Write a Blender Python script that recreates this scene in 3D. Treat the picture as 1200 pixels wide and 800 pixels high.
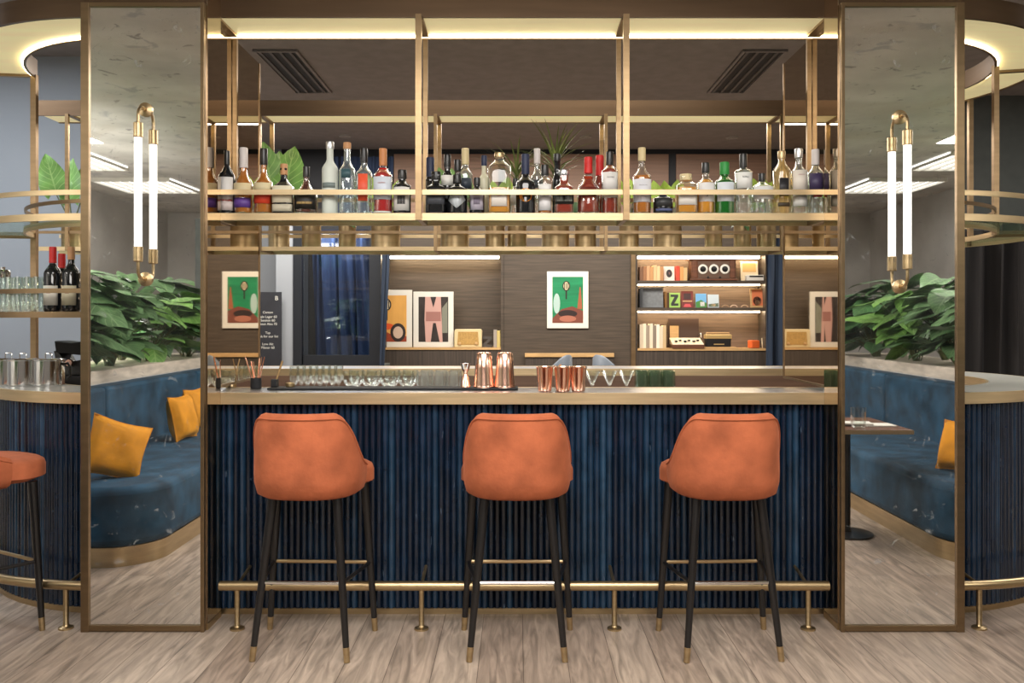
import bpy, math, random
from mathutils import Vector, Matrix
for o in list(bpy.data.objects): bpy.data.objects.remove(o)
R = math.radians; PI = math.pi; rnd = random.Random(7)
SC = bpy.context.scene; COL = SC.collection
# ------------------------------------------------------------------ camera
CAMX, CAMD, CAMZ, F = -0.026, 4.2, 1.475, 1000.0        # px focal for a 1200 px wide frame
cam = bpy.data.cameras.new('camera'); co = bpy.data.objects.new('camera', cam); COL.objects.link(co)
co.location = (CAMX, -CAMD, CAMZ); co.rotation_euler = (PI/2, 0, 0)
cam.sensor_width = 36; cam.lens = 36*F/1200; cam.shift_x = -6/1200; cam.shift_y = -29/1200
cam.clip_start = .05; SC.camera = co
# ------------------------------------------------------------------ view, world
SC.view_settings.view_transform = 'Standard'; SC.view_settings.look = 'None'
SC.view_settings.gamma = 1; SC.view_settings.use_curve_mapping = False
SC.view_settings.exposure = 0.3
SC.cycles.use_denoising = True
try: SC.cycles.denoiser = 'OPENIMAGEDENOISE'
except Exception: pass
SC.cycles.max_bounces = 12; SC.cycles.transparent_max_bounces = 24
SC.cycles.glossy_bounces = 6; SC.cycles.transmission_bounces = 8; SC.cycles.diffuse_bounces = 4
SC.cycles.caustics_reflective = False; SC.cycles.caustics_refractive = False
SC.cycles.sample_clamp_indirect = 6
w = bpy.data.worlds.new('world'); SC.world = w; w.use_nodes = True
w.node_tree.nodes['Background'].inputs[0].default_value = (.5, .5, .5, 1)
w.node_tree.nodes['Background'].inputs[1].default_value = .05
def area(name, loc, sx, sy, power, color=(1, .93, .84), rot=(0, 0, 0)):
    l = bpy.data.lights.new(name, 'AREA'); l.shape = 'RECTANGLE'; l.size = sx; l.size_y = sy
    l.energy = power; l.color = color
    o = bpy.data.objects.new(name, l); COL.objects.link(o); o.location = loc; o.rotation_euler = rot; return o
area('ceiling_fill', (0, -2.6, 3.14), 3.0, 1.6, 140, (1, .96, .91))  # added area fills lighting the front room from ceiling height
area('ceiling_fill', (0, -5.6, 3.14), 3.0, 2.0, 160, (1, .95, .89), (R(28), 0, 0))
area('ceiling_fill', (-4.6, -3.2, 3.14), 1.2, 2.4, 95, (1, .95, .88))
area('ceiling_fill', (4.6, -3.2, 3.14), 1.2, 2.4, 95, (1, .95, .88))
area('island_fill', (0, 1.15, 3.6), 3.0, .7, 40, (1, .92, .8))  # added fill hidden above the canopy, for the island and bottles
area('far_room_fill', (-.5, 5.2, 3.69), 7.0, .9, 400, (1, .92, .82))  # added fill in a hidden strip of ceiling, lights the far room
area('end_fill', (-4.6, 1.3, 3.69), 1.6, 1.0, 90, (.92, .96, 1))  # added fill, lights the pale end wall from in front
area('end_fill', (5.0, 1.6, 3.69), 1.6, 1.0, 75, (1, .95, .88))  # added fill, lifts the dark wall behind the other end
for sx in (-1, 1):                                # unseen fill lights added among the planters to brighten the mirrored ceiling
    area('upward_fill', (sx*4.15, -3.4, 1.0), .25, 3.6, 130, (1, .96, .9), (PI, 0, 0))
# ------------------------------------------------------------------ materials
MATS = {}
def srgb(r, g, b):
    f = lambda c: (c/12.92 if c <= .04045 else ((c+.055)/1.055)**2.4)
    return (f(r/255), f(g/255), f(b/255), 1)
def mat(name, col, rough=.5, metal=0., var=0., scale=(8, 8, 8), bump=0., bscale=None, spec=.5, sheen=0., coat=0., emit=0.):
    if name in MATS: return MATS[name]
    m = bpy.data.materials.new(name); m.use_nodes = True; nt = m.node_tree; N = nt.nodes; L = nt.links
    b = N['Principled BSDF']
    if len(col) == 3: col = srgb(*col)
    b.inputs['Base Color'].default_value = col; b.inputs['Roughness'].default_value = rough
    b.inputs['Metallic'].default_value = metal; b.inputs['Specular IOR Level'].default_value = spec
    if sheen:
        b.inputs['Sheen Weight'].default_value = sheen; b.inputs['Sheen Roughness'].default_value = .35
        b.inputs['Sheen Tint'].default_value = (min(1, col[0]*1.6+.15), min(1, col[1]*1.6+.12), min(1, col[2]*1.6+.1), 1)
    if coat: b.inputs['Coat Weight'].default_value = coat; b.inputs['Coat Roughness'].default_value = .08
    if emit: b.inputs['Emission Color'].default_value = col; b.inputs['Emission Strength'].default_value = emit
    tc = N.new('ShaderNodeTexCoord'); mp = N.new('ShaderNodeMapping'); L.new(tc.outputs['Object'], mp.inputs[0])
    mp.inputs['Scale'].default_value = scale
    nz = N.new('ShaderNodeTexNoise'); nz.inputs['Scale'].default_value = 1; nz.inputs['Detail'].default_value = 5
    L.new(mp.outputs[0], nz.inputs['Vector'])
    if var:
        mr = N.new('ShaderNodeMapRange'); mr.inputs[1].default_value = .3; mr.inputs[2].default_value = .7
        mr.inputs[3].default_value = 1-var; mr.inputs[4].default_value = 1+var
        L.new(nz.outputs['Fac'], mr.inputs[0])
        mx = N.new('ShaderNodeVectorMath'); mx.operation = 'SCALE'; mx.inputs[0].default_value = col[:3]
        L.new(mr.outputs[0], mx.inputs['Scale']); L.new(mx.outputs[0], b.inputs['Base Color'])
    if bump:
        bp = N.new('ShaderNodeBump'); bp.inputs['Strength'].default_value = bump; bp.inputs['Distance'].default_value = .01
        if bscale:
            n2 = N.new('ShaderNodeTexNoise'); n2.inputs['Scale'].default_value = bscale; n2.inputs['Detail'].default_value = 4
            L.new(tc.outputs['Object'], n2.inputs['Vector']); L.new(n2.outputs['Fac'], bp.inputs['Height'])
        else: L.new(nz.outputs['Fac'], bp.inputs['Height'])
        L.new(bp.outputs[0], b.inputs['Normal'])
    MATS[name] = m; return m
def glass(name, tint=(1, 1, 1), rough=.02, body=None, bodymix=0.):
    """thin glass: fresnel gloss over tinted transparency, optional milky body"""
    if name in MATS: return MATS[name]
    m = bpy.data.materials.new(name); m.use_nodes = True; nt = m.node_tree; N = nt.nodes; L = nt.links
    for n in list(N):
        if n.type != 'OUTPUT_MATERIAL': N.remove(n)
    out = [n for n in N if n.type == 'OUTPUT_MATERIAL'][0]
    t = N.new('ShaderNodeBsdfTransparent'); t.inputs[0].default_value = (*tint, 1)
    g = N.new('ShaderNodeBsdfGlossy'); g.inputs['Roughness'].default_value = rough; g.inputs[0].default_value = (1, 1, 1, 1)
    lw = N.new('ShaderNodeLayerWeight'); lw.inputs[0].default_value = .32
    mr = N.new('ShaderNodeMapRange'); mr.inputs[3].default_value = .035; mr.inputs[4].default_value = .7
    L.new(lw.outputs['Facing'], mr.inputs[0])
    src = t
    if body:
        d = N.new('ShaderNodeBsdfDiffuse'); d.inputs[0].default_value = (*body, 1)
        m1 = N.new('ShaderNodeMixShader'); m1.inputs[0].default_value = bodymix
        L.new(t.outputs[0], m1.inputs[1]); L.new(d.outputs[0], m1.inputs[2]); src = m1
    mx = N.new('ShaderNodeMixShader'); L.new(mr.outputs[0], mx.inputs[0])
    L.new(src.outputs[0], mx.inputs[1]); L.new(g.outputs[0], mx.inputs[2]); L.new(mx.outputs[0], out.inputs[0])
    MATS[name] = m; return m
def emis(name, col, strength):
    if name in MATS: return MATS[name]
    m = bpy.data.materials.new(name); m.use_nodes = True; nt = m.node_tree
    b = nt.nodes['Principled BSDF']; b.inputs['Base Color'].default_value = (.8, .8, .8, 1)
    b.inputs['Emission Color'].default_value = (*col, 1); b.inputs['Emission Strength'].default_value = strength
    MATS[name] = m; return m

BRASS = mat('brass', (.49, .365, .205, 1), .36, 1, .12, (3, 3, 40), .03)
BRASSL = mat('champagne_brass', (.63, .485, .29, 1), .42, .85, .12, (3, 3, 40), .03)
BRASSD = mat('dark_bronze', (.27, .185, .105, 1), .38, .9, .12, (3, 3, 30), .02)
BRONZE = mat('bronze_fascia', (.15, .095, .055, 1), .4, .7, .15, (1.5, 1.5, 20))
COPPER = mat('copper', (.90, .56, .43, 1), .2, 1, .06)
STEEL = mat('steel', (.72, .72, .72, 1), .1, 1)
CHROME = mat('satin_steel', (.55, .56, .58, 1), .28, 1, .06, (2, 30, 2))
ORANGE = mat('orange_velvet', (.39, .110, .048, 1), .8, 0, .3, (7, 7, 7), .25, 40, .2, .45)
BLUEV = mat('blue_velvet', (.013, .050, .092, 1), .75, 0, .5, (6, 6, 6), .3, 22, .25, .35)
YELLOW = mat('yellow_velvet', (.66, .27, .015, 1), .8, 0, .2, (9, 9, 9), .3, 25, .2, .4)
BLACK = mat('black_lacquer', (.008, .007, .007, 1), .3, 0)
BLACKM = mat('black_rubber', (.012, .012, .014, 1), .7)
SLATE = mat('slate_board', (.016, .018, .025, 1), .7, 0, .15)
WOODD = mat('smoked_oak', (.062, .046, .033, 1), .5, 0, .3, (2.2, 2.2, 45), .08)
WOODP = mat('brown_veneer', (.22, .125, .082, 1), .5, 0, .2, (1.2, 1.2, 30))
WOODR = mat('ribbed_dark_wood', (.05, .038, .03, 1), .5, 0, .4, (60, 2, 1.5))
WALNUT = mat('walnut', (.12, .045, .022, 1), .35, 0, .3, (4, 4, 40))
TAN = mat('tan_wood', (.48, .30, .13, 1), .5, 0, .15, (6, 6, 40))
PALEW = mat('pale_blue_plaster', (.265, .29, .325, 1), .8, 0, .05, (1, 1, 1))
GREYW = mat('grey_plaster', (.60, .59, .57, 1), .85, 0, .12, (2, 2, 2), .1)
DARKW = mat('charcoal_plaster', (.085, .095, .092, 1), .75, 0, .1)
CEILD = mat('dark_ceiling', (.215, .197, .195, 1), .8, 0, .1)
CONC = mat('concrete', (.62, .605, .575, 1), .85, 0, .22, (1.6, 1.6, 1.6), .15)
def chip(m):                                      # pocked, chipped concrete: irregular darker and paler spots
    nt = m.node_tree; N = nt.nodes; L = nt.links; b = N['Principled BSDF']; tc = N.new('ShaderNodeTexCoord')
    for sc, lo, hi, c, amt in ((3.2, .60, .66, (.40, .40, .42, 1), .75), (8., .64, .68, (.20, .19, .19, 1), .7), (1.1, .5, .7, (.50, .45, .38, 1), .6)):
        nz = N.new('ShaderNodeTexNoise'); nz.inputs['Scale'].default_value = sc; nz.inputs['Detail'].default_value = 7; nz.inputs['Distortion'].default_value = .8
        L.new(tc.outputs['Object'], nz.inputs['Vector'])
        mr = N.new('ShaderNodeMapRange'); mr.inputs[1].default_value = lo; mr.inputs[2].default_value = hi; mr.inputs[4].default_value = amt; L.new(nz.outputs['Fac'], mr.inputs[0])
        mx = N.new('ShaderNodeMix'); mx.data_type = 'RGBA'; L.new(mr.outputs[0], mx.inputs[0]); L.new(b.inputs['Base Color'].links[0].from_socket, mx.inputs[6]); mx.inputs[7].default_value = c
        L.new(mx.outputs[2], b.inputs['Base Color'])
chip(CONC)
STONE = mat('travertine', (.62, .54, .45, 1), .6, 0, .2, (5, 5, 22), .05)
MARBLE = mat('white_stone_top', (.62, .62, .58, 1), .2, 0, .06, (2, 2, 2))
NAVYC = mat('navy_curtain', (.035, .058, .125, 1), .8, 0, .25, (20, 20, 1), sheen=.2)
TEALC = mat('blue_drape', (.009, .020, .043, 1), .8, 0, .2, (20, 20, 1), sheen=.05)
BLACKC = mat('charcoal_velvet_curtain', (.022, .020, .021, 1), .75, 0, .5, (9, 9, .8), sheen=.25)
WHITE = mat('white_paper', (.66, .64, .58, 1), .6)
CREAM = mat('cream_paper', (.70, .60, .42, 1), .6)
def leaf_mat(name, c, vein, amt):
    m = mat(name, c, .42, 0, .35, (9, 9, 9)); nt = m.node_tree; N = nt.nodes; L = nt.links; b = N['Principled BSDF']
    src = b.inputs['Base Color'].links[0].from_socket
    uv = N.new('ShaderNodeUVMap'); sp = N.new('ShaderNodeSeparateXYZ'); L.new(uv.outputs[0], sp.inputs[0])
    def mth(op, a, bb=None):
        n = N.new('ShaderNodeMath'); n.operation = op
        for k, q in enumerate((a, bb)):
            if q is None: continue
            if isinstance(q, (int, float)): n.inputs[k].default_value = q
            else: L.new(q, n.inputs[k])
        return n.outputs[0]
    au = mth('ABSOLUTE', sp.outputs[0]); ph = mth('SUBTRACT', mth('MULTIPLY', sp.outputs[1], 7), mth('MULTIPLY', au, 2.2))
    side = mth('GREATER_THAN', mth('ABSOLUTE', mth('SUBTRACT', mth('FRACT', ph), .5)), .43)
    mid = mth('LESS_THAN', au, .05); v = mth('MULTIPLY', mth('MAXIMUM', side, mid), amt)
    mx = N.new('ShaderNodeMix'); mx.data_type = 'RGBA'; L.new(v, mx.inputs[0]); L.new(src, mx.inputs[6]); mx.inputs[7].default_value = (*vein, 1)
    L.new(mx.outputs[2], b.inputs['Base Color']); return m
LEAF = leaf_mat('green_leaf', (.045, .118, .040, 1), (.13, .25, .09), .5)
LEAFL = leaf_mat('light_leaf', (.12, .26, .055, 1), (.30, .46, .16), .6)
LEAFY = leaf_mat('lime_leaf', (.30, .45, .05, 1), (.45, .58, .15), .4)
LEAFM = leaf_mat('mid_leaf', (.085, .17, .07, 1), (.22, .34, .16), .6)
STEMM = mat('plant_stem', (.10, .12, .04, 1), .6)
SOIL = mat('soil', (.03, .02, .015, 1), .9, 0, .3, (40, 40, 40))
CHAIRB = mat('blue_grey_leather', (.12, .145, .18, 1), .5, 0, .1)
REDP = mat('red_plastic', (.42, .07, .03, 1), .5)
CLEAR = glass('clear_glass', (.96, .98, .97))
PANE = glass('window_glass', (.75, .80, .86))
SHELFG = glass('green_shelf_glass', (.80, .93, .85), .02, (.45, .62, .50), .16)
LED = emis('warm_led', (1, .84, .52), 11.0)
LEDW = emis('niche_led', (1, .78, .50), 26)
TUBE = emis('opal_tube', (1, .96, .88), 1.5)
PANEL = emis('louvre_light', (1, .98, .95), 2.2)

def mirror_mat(name, tint, rough, patina, pcol, scale=9., thr=(.62, .70)):
    m = bpy.data.materials.new(name); m.use_nodes = True; nt = m.node_tree; N = nt.nodes; L = nt.links
    b = N['Principled BSDF']; b.inputs['Metallic'].default_value = 1; b.inputs['Base Color'].default_value = (*tint, 1)
    b.inputs['Roughness'].default_value = rough
    if patina:
        tc = N.new('ShaderNodeTexCoord')
        def layer(sc, lo, hi, seed, det=6):
            mp = N.new('ShaderNodeMapping'); mp.inputs['Location'].default_value = (seed, seed*2, seed*3); L.new(tc.outputs['Object'], mp.inputs[0])
            nz = N.new('ShaderNodeTexNoise'); nz.inputs['Scale'].default_value = sc; nz.inputs['Detail'].default_value = det
            nz.inputs['Roughness'].default_value = .62; nz.inputs['Distortion'].default_value = 1.2; L.new(mp.outputs[0], nz.inputs['Vector'])
            mr = N.new('ShaderNodeMapRange'); mr.inputs[1].default_value = lo; mr.inputs[2].default_value = hi
            L.new(nz.outputs['Fac'], mr.inputs[0]); return mr
        a = layer(scale, thr[0], thr[1], 1.3); c = layer(scale*2.6, .64, .72, 5.1, 4)
        cl = layer(1.9, .42, .70, 9.7, 9)
        mxm = N.new('ShaderNodeMath'); mxm.operation = 'MAXIMUM'; L.new(a.outputs[0], mxm.inputs[0]); L.new(c.outputs[0], mxm.inputs[1])
        ml = N.new('ShaderNodeMath'); ml.operation = 'MULTIPLY'; ml.inputs[1].default_value = patina; L.new(mxm.outputs[0], ml.inputs[0])
        c2 = N.new('ShaderNodeMath'); c2.operation = 'MULTIPLY_ADD'; c2.inputs[1].default_value = .05; L.new(cl.outputs[0], c2.inputs[0]); L.new(ml.outputs[0], c2.inputs[2]); ml = c2
        d = N.new('ShaderNodeBsdfDiffuse'); d.inputs[0].default_value = (*pcol, 1)
        ms = N.new('ShaderNodeMixShader'); L.new(ml.outputs[0], ms.inputs[0]); L.new(b.outputs[0], ms.inputs[1]); L.new(d.outputs[0], ms.inputs[2])
        L.new(ms.outputs[0], N['Material Output'].inputs[0])
    MATS[name] = m; return m
MIRROR = mirror_mat('antique_mirror', (.90, .895, .875), .015, .30, (.42, .43, .43), 7., (.665, .72))
SMOKE = mirror_mat('bronze_mirror', (.56, .47, .36), .02, .12, (.25, .2, .12), 6)

def floor_mat():
    m = bpy.data.materials.new('oak_planks'); m.use_nodes = True; nt = m.node_tree; N = nt.nodes; L = nt.links
    b = N['Principled BSDF']; tc = N.new('ShaderNodeTexCoord')
    mp = N.new('ShaderNodeMapping'); mp.inputs['Rotation'].default_value = (0, 0, R(90)); L.new(tc.outputs['Object'], mp.inputs[0])
    br = N.new('ShaderNodeTexBrick'); L.new(mp.outputs[0], br.inputs['Vector'])
    br.inputs['Scale'].default_value = 1; br.inputs['Brick Width'].default_value = 1.7; br.inputs['Row Height'].default_value = .19
    br.inputs['Mortar Size'].default_value = .0016; br.inputs['Mortar Smooth'].default_value = .2; br.offset = .37
    br.inputs['Color1'].default_value = (.30, .228, .178, 1); br.inputs['Color2'].default_value = (.395, .315, .25, 1)
    br.inputs['Mortar'].default_value = (.12, .085, .065, 1)
    m2 = N.new('ShaderNodeMapping'); m2.inputs['Scale'].default_value = (14, 1.6, 1); L.new(tc.outputs['Object'], m2.inputs[0])
    nz = N.new('ShaderNodeTexNoise'); nz.inputs['Scale'].default_value = 1.6; nz.inputs['Detail'].default_value = 8; nz.inputs['Distortion'].default_value = 1.6
    L.new(m2.outputs[0], nz.inputs['Vector'])
    mr = N.new('ShaderNodeMapRange'); mr.inputs[1].default_value = .3; mr.inputs[2].default_value = .7; mr.inputs[3].default_value = .58; mr.inputs[4].default_value = 1.34
    L.new(nz.outputs['Fac'], mr.inputs[0])
    vm = N.new('ShaderNodeVectorMath'); vm.operation = 'SCALE'; L.new(br.outputs['Color'], vm.inputs[0]); L.new(mr.outputs[0], vm.inputs['Scale'])
    L.new(vm.outputs[0], b.inputs['Base Color']); b.inputs['Roughness'].default_value = .42
    bp = N.new('ShaderNodeBump'); bp.inputs['Strength'].default_value = .15; bp.inputs['Distance'].default_value = .004
    L.new(nz.outputs['Fac'], bp.inputs['Height']); L.new(bp.outputs[0], b.inputs['Normal'])
    return m
def rib_mat():
    m = bpy.data.materials.new('blue_glazed_ribs'); m.use_nodes = True; nt = m.node_tree; N = nt.nodes; L = nt.links
    b = N['Principled BSDF']; uv = N.new('ShaderNodeUVMap'); sp = N.new('ShaderNodeSeparateXYZ'); L.new(uv.outputs[0], sp.inputs[0])
    fl = N.new('ShaderNodeMath'); fl.operation = 'FLOOR'; L.new(sp.outputs[0], fl.inputs[0])
    wn = N.new('ShaderNodeTexWhiteNoise'); wn.noise_dimensions = '1D'; L.new(fl.outputs[0], wn.inputs['W'])
    rp = N.new('ShaderNodeValToRGB'); e = rp.color_ramp.elements
    e[0].color = (.004, .009, .020, 1); e[1].color = (.019, .052, .098, 1)  # tile tones vary; the palest also stands in for rib highlights
    x = e.new(.5); x.color = (.006, .017, .038, 1); x = e.new(.85); x.color = (.011, .032, .064, 1)
    L.new(wn.outputs['Value'], rp.inputs[0])
    # broad glaze mottling along the rib and short pale chips
    cb = N.new('ShaderNodeCombineXYZ'); L.new(fl.outputs[0], cb.inputs[0]); L.new(sp.outputs[1], cb.inputs[1])
    n1 = N.new('ShaderNodeTexNoise'); n1.inputs['Scale'].default_value = 5; n1.inputs['Detail'].default_value = 3; L.new(cb.outputs[0], n1.inputs['Vector'])
    r1 = N.new('ShaderNodeMapRange'); r1.inputs[1].default_value = .35; r1.inputs[2].default_value = .7; r1.inputs[3].default_value = .7; r1.inputs[4].default_value = 1.6
    L.new(n1.outputs['Fac'], r1.inputs[0])
    vm = N.new('ShaderNodeVectorMath'); vm.operation = 'SCALE'; L.new(rp.outputs[0], vm.inputs[0]); L.new(r1.outputs[0], vm.inputs['Scale'])
    mp = N.new('ShaderNodeMapping'); mp.inputs['Scale'].default_value = (1.5, 7, 1); L.new(uv.outputs[0], mp.inputs[0])
    n2 = N.new('ShaderNodeTexNoise'); n2.inputs['Scale'].default_value = 1; n2.inputs['Detail'].default_value = 4; L.new(mp.outputs[0], n2.inputs['Vector'])
    r2 = N.new('ShaderNodeMapRange'); r2.inputs[1].default_value = .68; r2.inputs[2].default_value = .74; L.new(n2.outputs['Fac'], r2.inputs[0])
    mm = N.new('ShaderNodeMath'); mm.operation = 'MULTIPLY'; mm.inputs[1].default_value = .5; L.new(r2.outputs[0], mm.inputs[0])
    mx = N.new('ShaderNodeMix'); mx.data_type = 'RGBA'; L.new(mm.outputs[0], mx.inputs[0]); L.new(vm.outputs[0], mx.inputs[6]); mx.inputs[7].default_value = (.20, .27, .36, 1)
    L.new(mx.outputs[2], b.inputs['Base Color']); b.inputs['Roughness'].default_value = .2; b.inputs['Coat Weight'].default_value = .35; b.inputs['Coat Roughness'].default_value = .15
    return m
FLOORM = floor_mat(); RIBM = rib_mat()

# ------------------------------------------------------------------ mesh builder
class MB:
    def __init__(s): s.v = []; s.f = []; s.uv = None
    def add(s, vs, fs):
        b = len(s.v); s.v += [tuple(v) for v in vs]; s.f += [[i+b for i in f] for f in fs]; return s
    def box(s, x0, x1, y0, y1, z0, z1):
        vs = [(x, y, z) for z in (z0, z1) for y in (y0, y1) for x in (x0, x1)]
        return s.add(vs, [(0, 2, 3, 1), (4, 5, 7, 6), (0, 1, 5, 4), (2, 6, 7, 3), (0, 4, 6, 2), (1, 3, 7, 5)])
    def cbox(s, c, d): return s.box(c[0]-d[0]/2, c[0]+d[0]/2, c[1]-d[1]/2, c[1]+d[1]/2, c[2]-d[2]/2, c[2]+d[2]/2)
    def lathe(s, prof, c=(0, 0), n=24, sq=0., sy=1., rot=0.):
        """prof [(r,z)] around z; sq>0 squares the section (superellipse)"""
        b = []; N = len(prof)
        for k in range(n):
            a = 2*PI*k/n
            ca, sa = math.cos(a), math.sin(a)
            q = 1. if not sq else 1/((abs(ca)**sq+abs(sa)**sq)**(1/sq))
            for (r, z) in prof:
                x, y = r*q*ca, r*q*sa*sy
                if rot: x, y = x*math.cos(rot)-y*math.sin(rot), x*math.sin(rot)+y*math.cos(rot)
                b.append((c[0]+x, c[1]+y, z))
        fs = []
        for k in range(n):
            k2 = (k+1) % n
            for j in range(N-1): fs.append((k*N+j, k2*N+j, k2*N+j+1, k*N+j+1))
        if prof[0][0] > 1e-5: fs.append([k*N for k in range(n)][::-1])
        if prof[-1][0] > 1e-5: fs.append([k*N+N-1 for k in range(n)])
        return s.add(b, fs)
    def tube(s, pts, r, n=8, cap=True, closed=False):
        pts = [Vector(p) for p in pts]; m = len(pts); rs = r if isinstance(r, (list, tuple)) else [r]*m
        rings = []; up = None
        for i in range(m):
            if closed: t = pts[(i+1) % m]-pts[i-1]
            else: t = pts[min(i+1, m-1)]-pts[max(i-1, 0)]
            t.normalize()
            if up is None:
                up = Vector((0, 0, 1)) if abs(t.z) < .9 else Vector((1, 0, 0))
            up = (up-t*up.dot(t)); up.normalize(); sd = t.cross(up)
            rings += [pts[i]+(up*math.cos(2*PI*k/n)+sd*math.sin(2*PI*k/n))*rs[i] for k in range(n)]
        fs = []
        for i in range(m if closed else m-1):
            j = (i+1) % m
            for k in range(n):
                k2 = (k+1) % n; fs.append((i*n+k, i*n+k2, j*n+k2, j*n+k))
        if cap and not closed: fs += [[k for k in range(n)][::-1], [(m-1)*n+k for k in range(n)]]
        return s.add(rings, fs)
    def prism(s, poly, a, b, axis='z'):
        f = {'z': lambda p, t: (p[0], p[1], t), 'y': lambda p, t: (p[0], t, p[1]), 'x': lambda p, t: (t, p[0], p[1])}[axis]
        n = len(poly); vs = [f(p, a) for p in poly]+[f(p, b) for p in poly]
        fs = [list(range(n))[::-1], list(range(n, 2*n))]+[(i, (i+1) % n, n+(i+1) % n, n+i) for i in range(n)]
        return s.add(vs, fs)
    def strip(s, outer, inner, z0, z1, closed=True):
        """solid between two matching outlines"""
        n = len(outer); vs = []
        for P, z in ((outer, z0), (inner, z0), (inner, z1), (outer, z1)): vs += [(p[0], p[1], z) for p in P]
        fs = []
        for i in range(n if closed else n-1):
            j = (i+1) % n
            for q in range(4):
                q2 = (q+1) % 4; fs.append((q*n+i, q*n+j, q2*n+j, q2*n+i))
        if not closed: fs += [(0, n, 2*n, 3*n), (n-1, 4*n-1, 3*n-1, 2*n-1)]
        return s.add(vs, fs)
    def xf(s, M): s.v = [tuple(M @ Vector(v)) for v in s.v]; return s
    def build(s, name, m, parent=None, smooth=35, bevel=0., seg=2, sub=0):
        me = bpy.data.meshes.new(name); me.from_pydata(s.v, [], s.f); me.update()
        import bmesh
        bm = bmesh.new(); bm.from_mesh(me); bmesh.ops.recalc_face_normals(bm, faces=bm.faces); bm.to_mesh(me); bm.free()
        if smooth:
            me.polygons.foreach_set('use_smooth', [True]*len(me.polygons))
            if not sub: me.set_sharp_from_angle(angle=R(smooth))
        if s.uv:
            ul = me.uv_layers.new(name='uv')
            for lp in me.loops: ul.data[lp.index].uv = s.uv[lp.vertex_index]
        me.materials.append(m)
        o = bpy.data.objects.new(name, me); COL.objects.link(o)
        if bevel:
            b = o.modifiers.new('bevel', 'BEVEL'); b.width = bevel; b.segments = seg; b.limit_method = 'ANGLE'; b.angle_limit = R(40)
        if sub: b = o.modifiers.new('sub', 'SUBSURF'); b.levels = sub; b.render_levels = sub
        if parent: o.parent = parent
        return o
def thing(name, label, cat, loc=(0, 0, 0), rz=0., group=None):
    o = bpy.data.objects.new(name, None); COL.objects.link(o); o.location = loc; o.rotation_euler = (0, 0, rz)
    o.empty_display_size = .05
    return tag(o, label, cat, group)
def tag(o, label, cat, group=None):
    o['label'] = label; o['category'] = cat; o['kind'] = 'thing'
    if group: o['group'] = group
    return o
def struct(o): o['kind'] = 'structure'; return o
KIDS = {}
def dup(o, loc=None, rz=None, label=None, parent=None):
    c = o.copy(); COL.objects.link(c)
    if parent: c.parent = parent
    if loc is not None: c.location = loc
    if rz is not None: c.rotation_euler = (0, 0, rz)
    if label: c['label'] = label
    for ch in list(o.children): dup(ch, parent=c)
    return c
def at(px, py, y):
    """photograph pixel -> point in the vertical plane at world y"""
    d = y+CAMD; return Vector(((px-606)/F*d+CAMX, y, CAMZ-(py-371)/F*d))
def X(px, y): return (px-606)/F*(y+CAMD)+CAMX
def Z(py, y): return CAMZ-(py-371)/F*(y+CAMD)
YM = -.2
def ym(vdepth): return 2*YM-(vdepth-CAMD)       # world y of what the pillar mirrors show at that depth
def text_mesh(name, body, size, m, parent, M, ext=.0006):
    c = bpy.data.curves.new(name, 'FONT'); c.body = body; c.size = size; c.align_x = 'CENTER'; c.align_y = 'CENTER'; c.extrude = ext
    t = bpy.data.objects.new(name+'_t', c); COL.objects.link(t)
    dg = bpy.context.evaluated_depsgraph_get(); me = bpy.data.meshes.new_from_object(t.evaluated_get(dg))
    bpy.data.objects.remove(t); me.transform(M); me.materials.clear(); me.materials.append(m)
    o = bpy.data.objects.new(name, me); COL.objects.link(o); o.parent = parent; return o
FACE = Matrix.Rotation(PI/2, 4, 'X')             # text lying in XZ, facing the camera side (-y)
# ================================================================== THE ROOM
HX, YF, YB, ZC, ZF = 8.2, 7.3, -10.4, 3.73, 3.2
struct(MB().box(-HX, HX, YB, YF+.5, -.1, 0).build('floor', FLOORM, smooth=0))
struct(MB().box(-HX, HX, -.75, YF+.5, ZC, ZC+.1).build('ceiling', CEILD, smooth=0))
struct(MB().box(-HX, HX, YB, -.75, ZF, ZC+.1).build('ceiling_front', CONC, smooth=0))
struct(MB().box(-HX-.1, -HX, YB, YF+.5, 0, ZC).build('wall_left', GREYW, smooth=0))
struct(MB().box(HX, HX+.1, YB, YF+.5, 0, ZC).build('wall_right', GREYW, smooth=0))
struct(MB().box(-HX, HX, YB-.1, YB, 0, ZC).build('wall_front', GREYW, smooth=0))
for s, n in ((-1, 'left'), (1, 'right')):        # grey end walls that the pillar mirrors show beyond the planters
    struct(MB().box(s*5.9-.06, s*5.9+.06, YB, -.9, 0, ZF).build('wall_side_'+n, GREYW, smooth=0))
    struct(MB().box(s*3.45-.33, s*3.45+.33, -6.3, -6.15, 0, 2.62).build('wall_end_'+n, DARKW, smooth=0))
# far wall: pale plaster to the left, smoked oak in the middle, charcoal to the right
yl = YF
xa, xb = X(345, YF), X(925, YF)
struct(MB().box(-HX, X(330, YF), YF, YF+.1, 0, ZC).build('wall_far_left', PALEW, smooth=0))
struct(MB().box(-HX, -3.45, 3.2, 3.3, 0, ZC).build('wall_back_left', PALEW, smooth=0))
struct(MB().box(4.2, HX, 4.5, 4.6, 0, ZC).build('wall_back_right', DARKW, smooth=0))
struct(MB().box(X(925, YF)+.02, HX, YF, YF+.1, 0, ZC).build('wall_far_right', DARKW, smooth=0))
W = MB()
NL, NR = (X(452, YF), X(587, YF), Z(299, YF), Z(407, YF)), (X(747, YF), X(897, YF), Z(299, YF), Z(408, YF))
z0, z1 = 0, 2.93
for a, b in ((X(330, YF), NL[0]), (NL[1], NR[0]), (NR[1], X(925, YF)+.02)): W.box(a, b, YF, YF+.45, z0, z1)
for n in (NL, NR): W.box(n[0], n[1], YF, YF+.45, n[2], z1)
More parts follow.
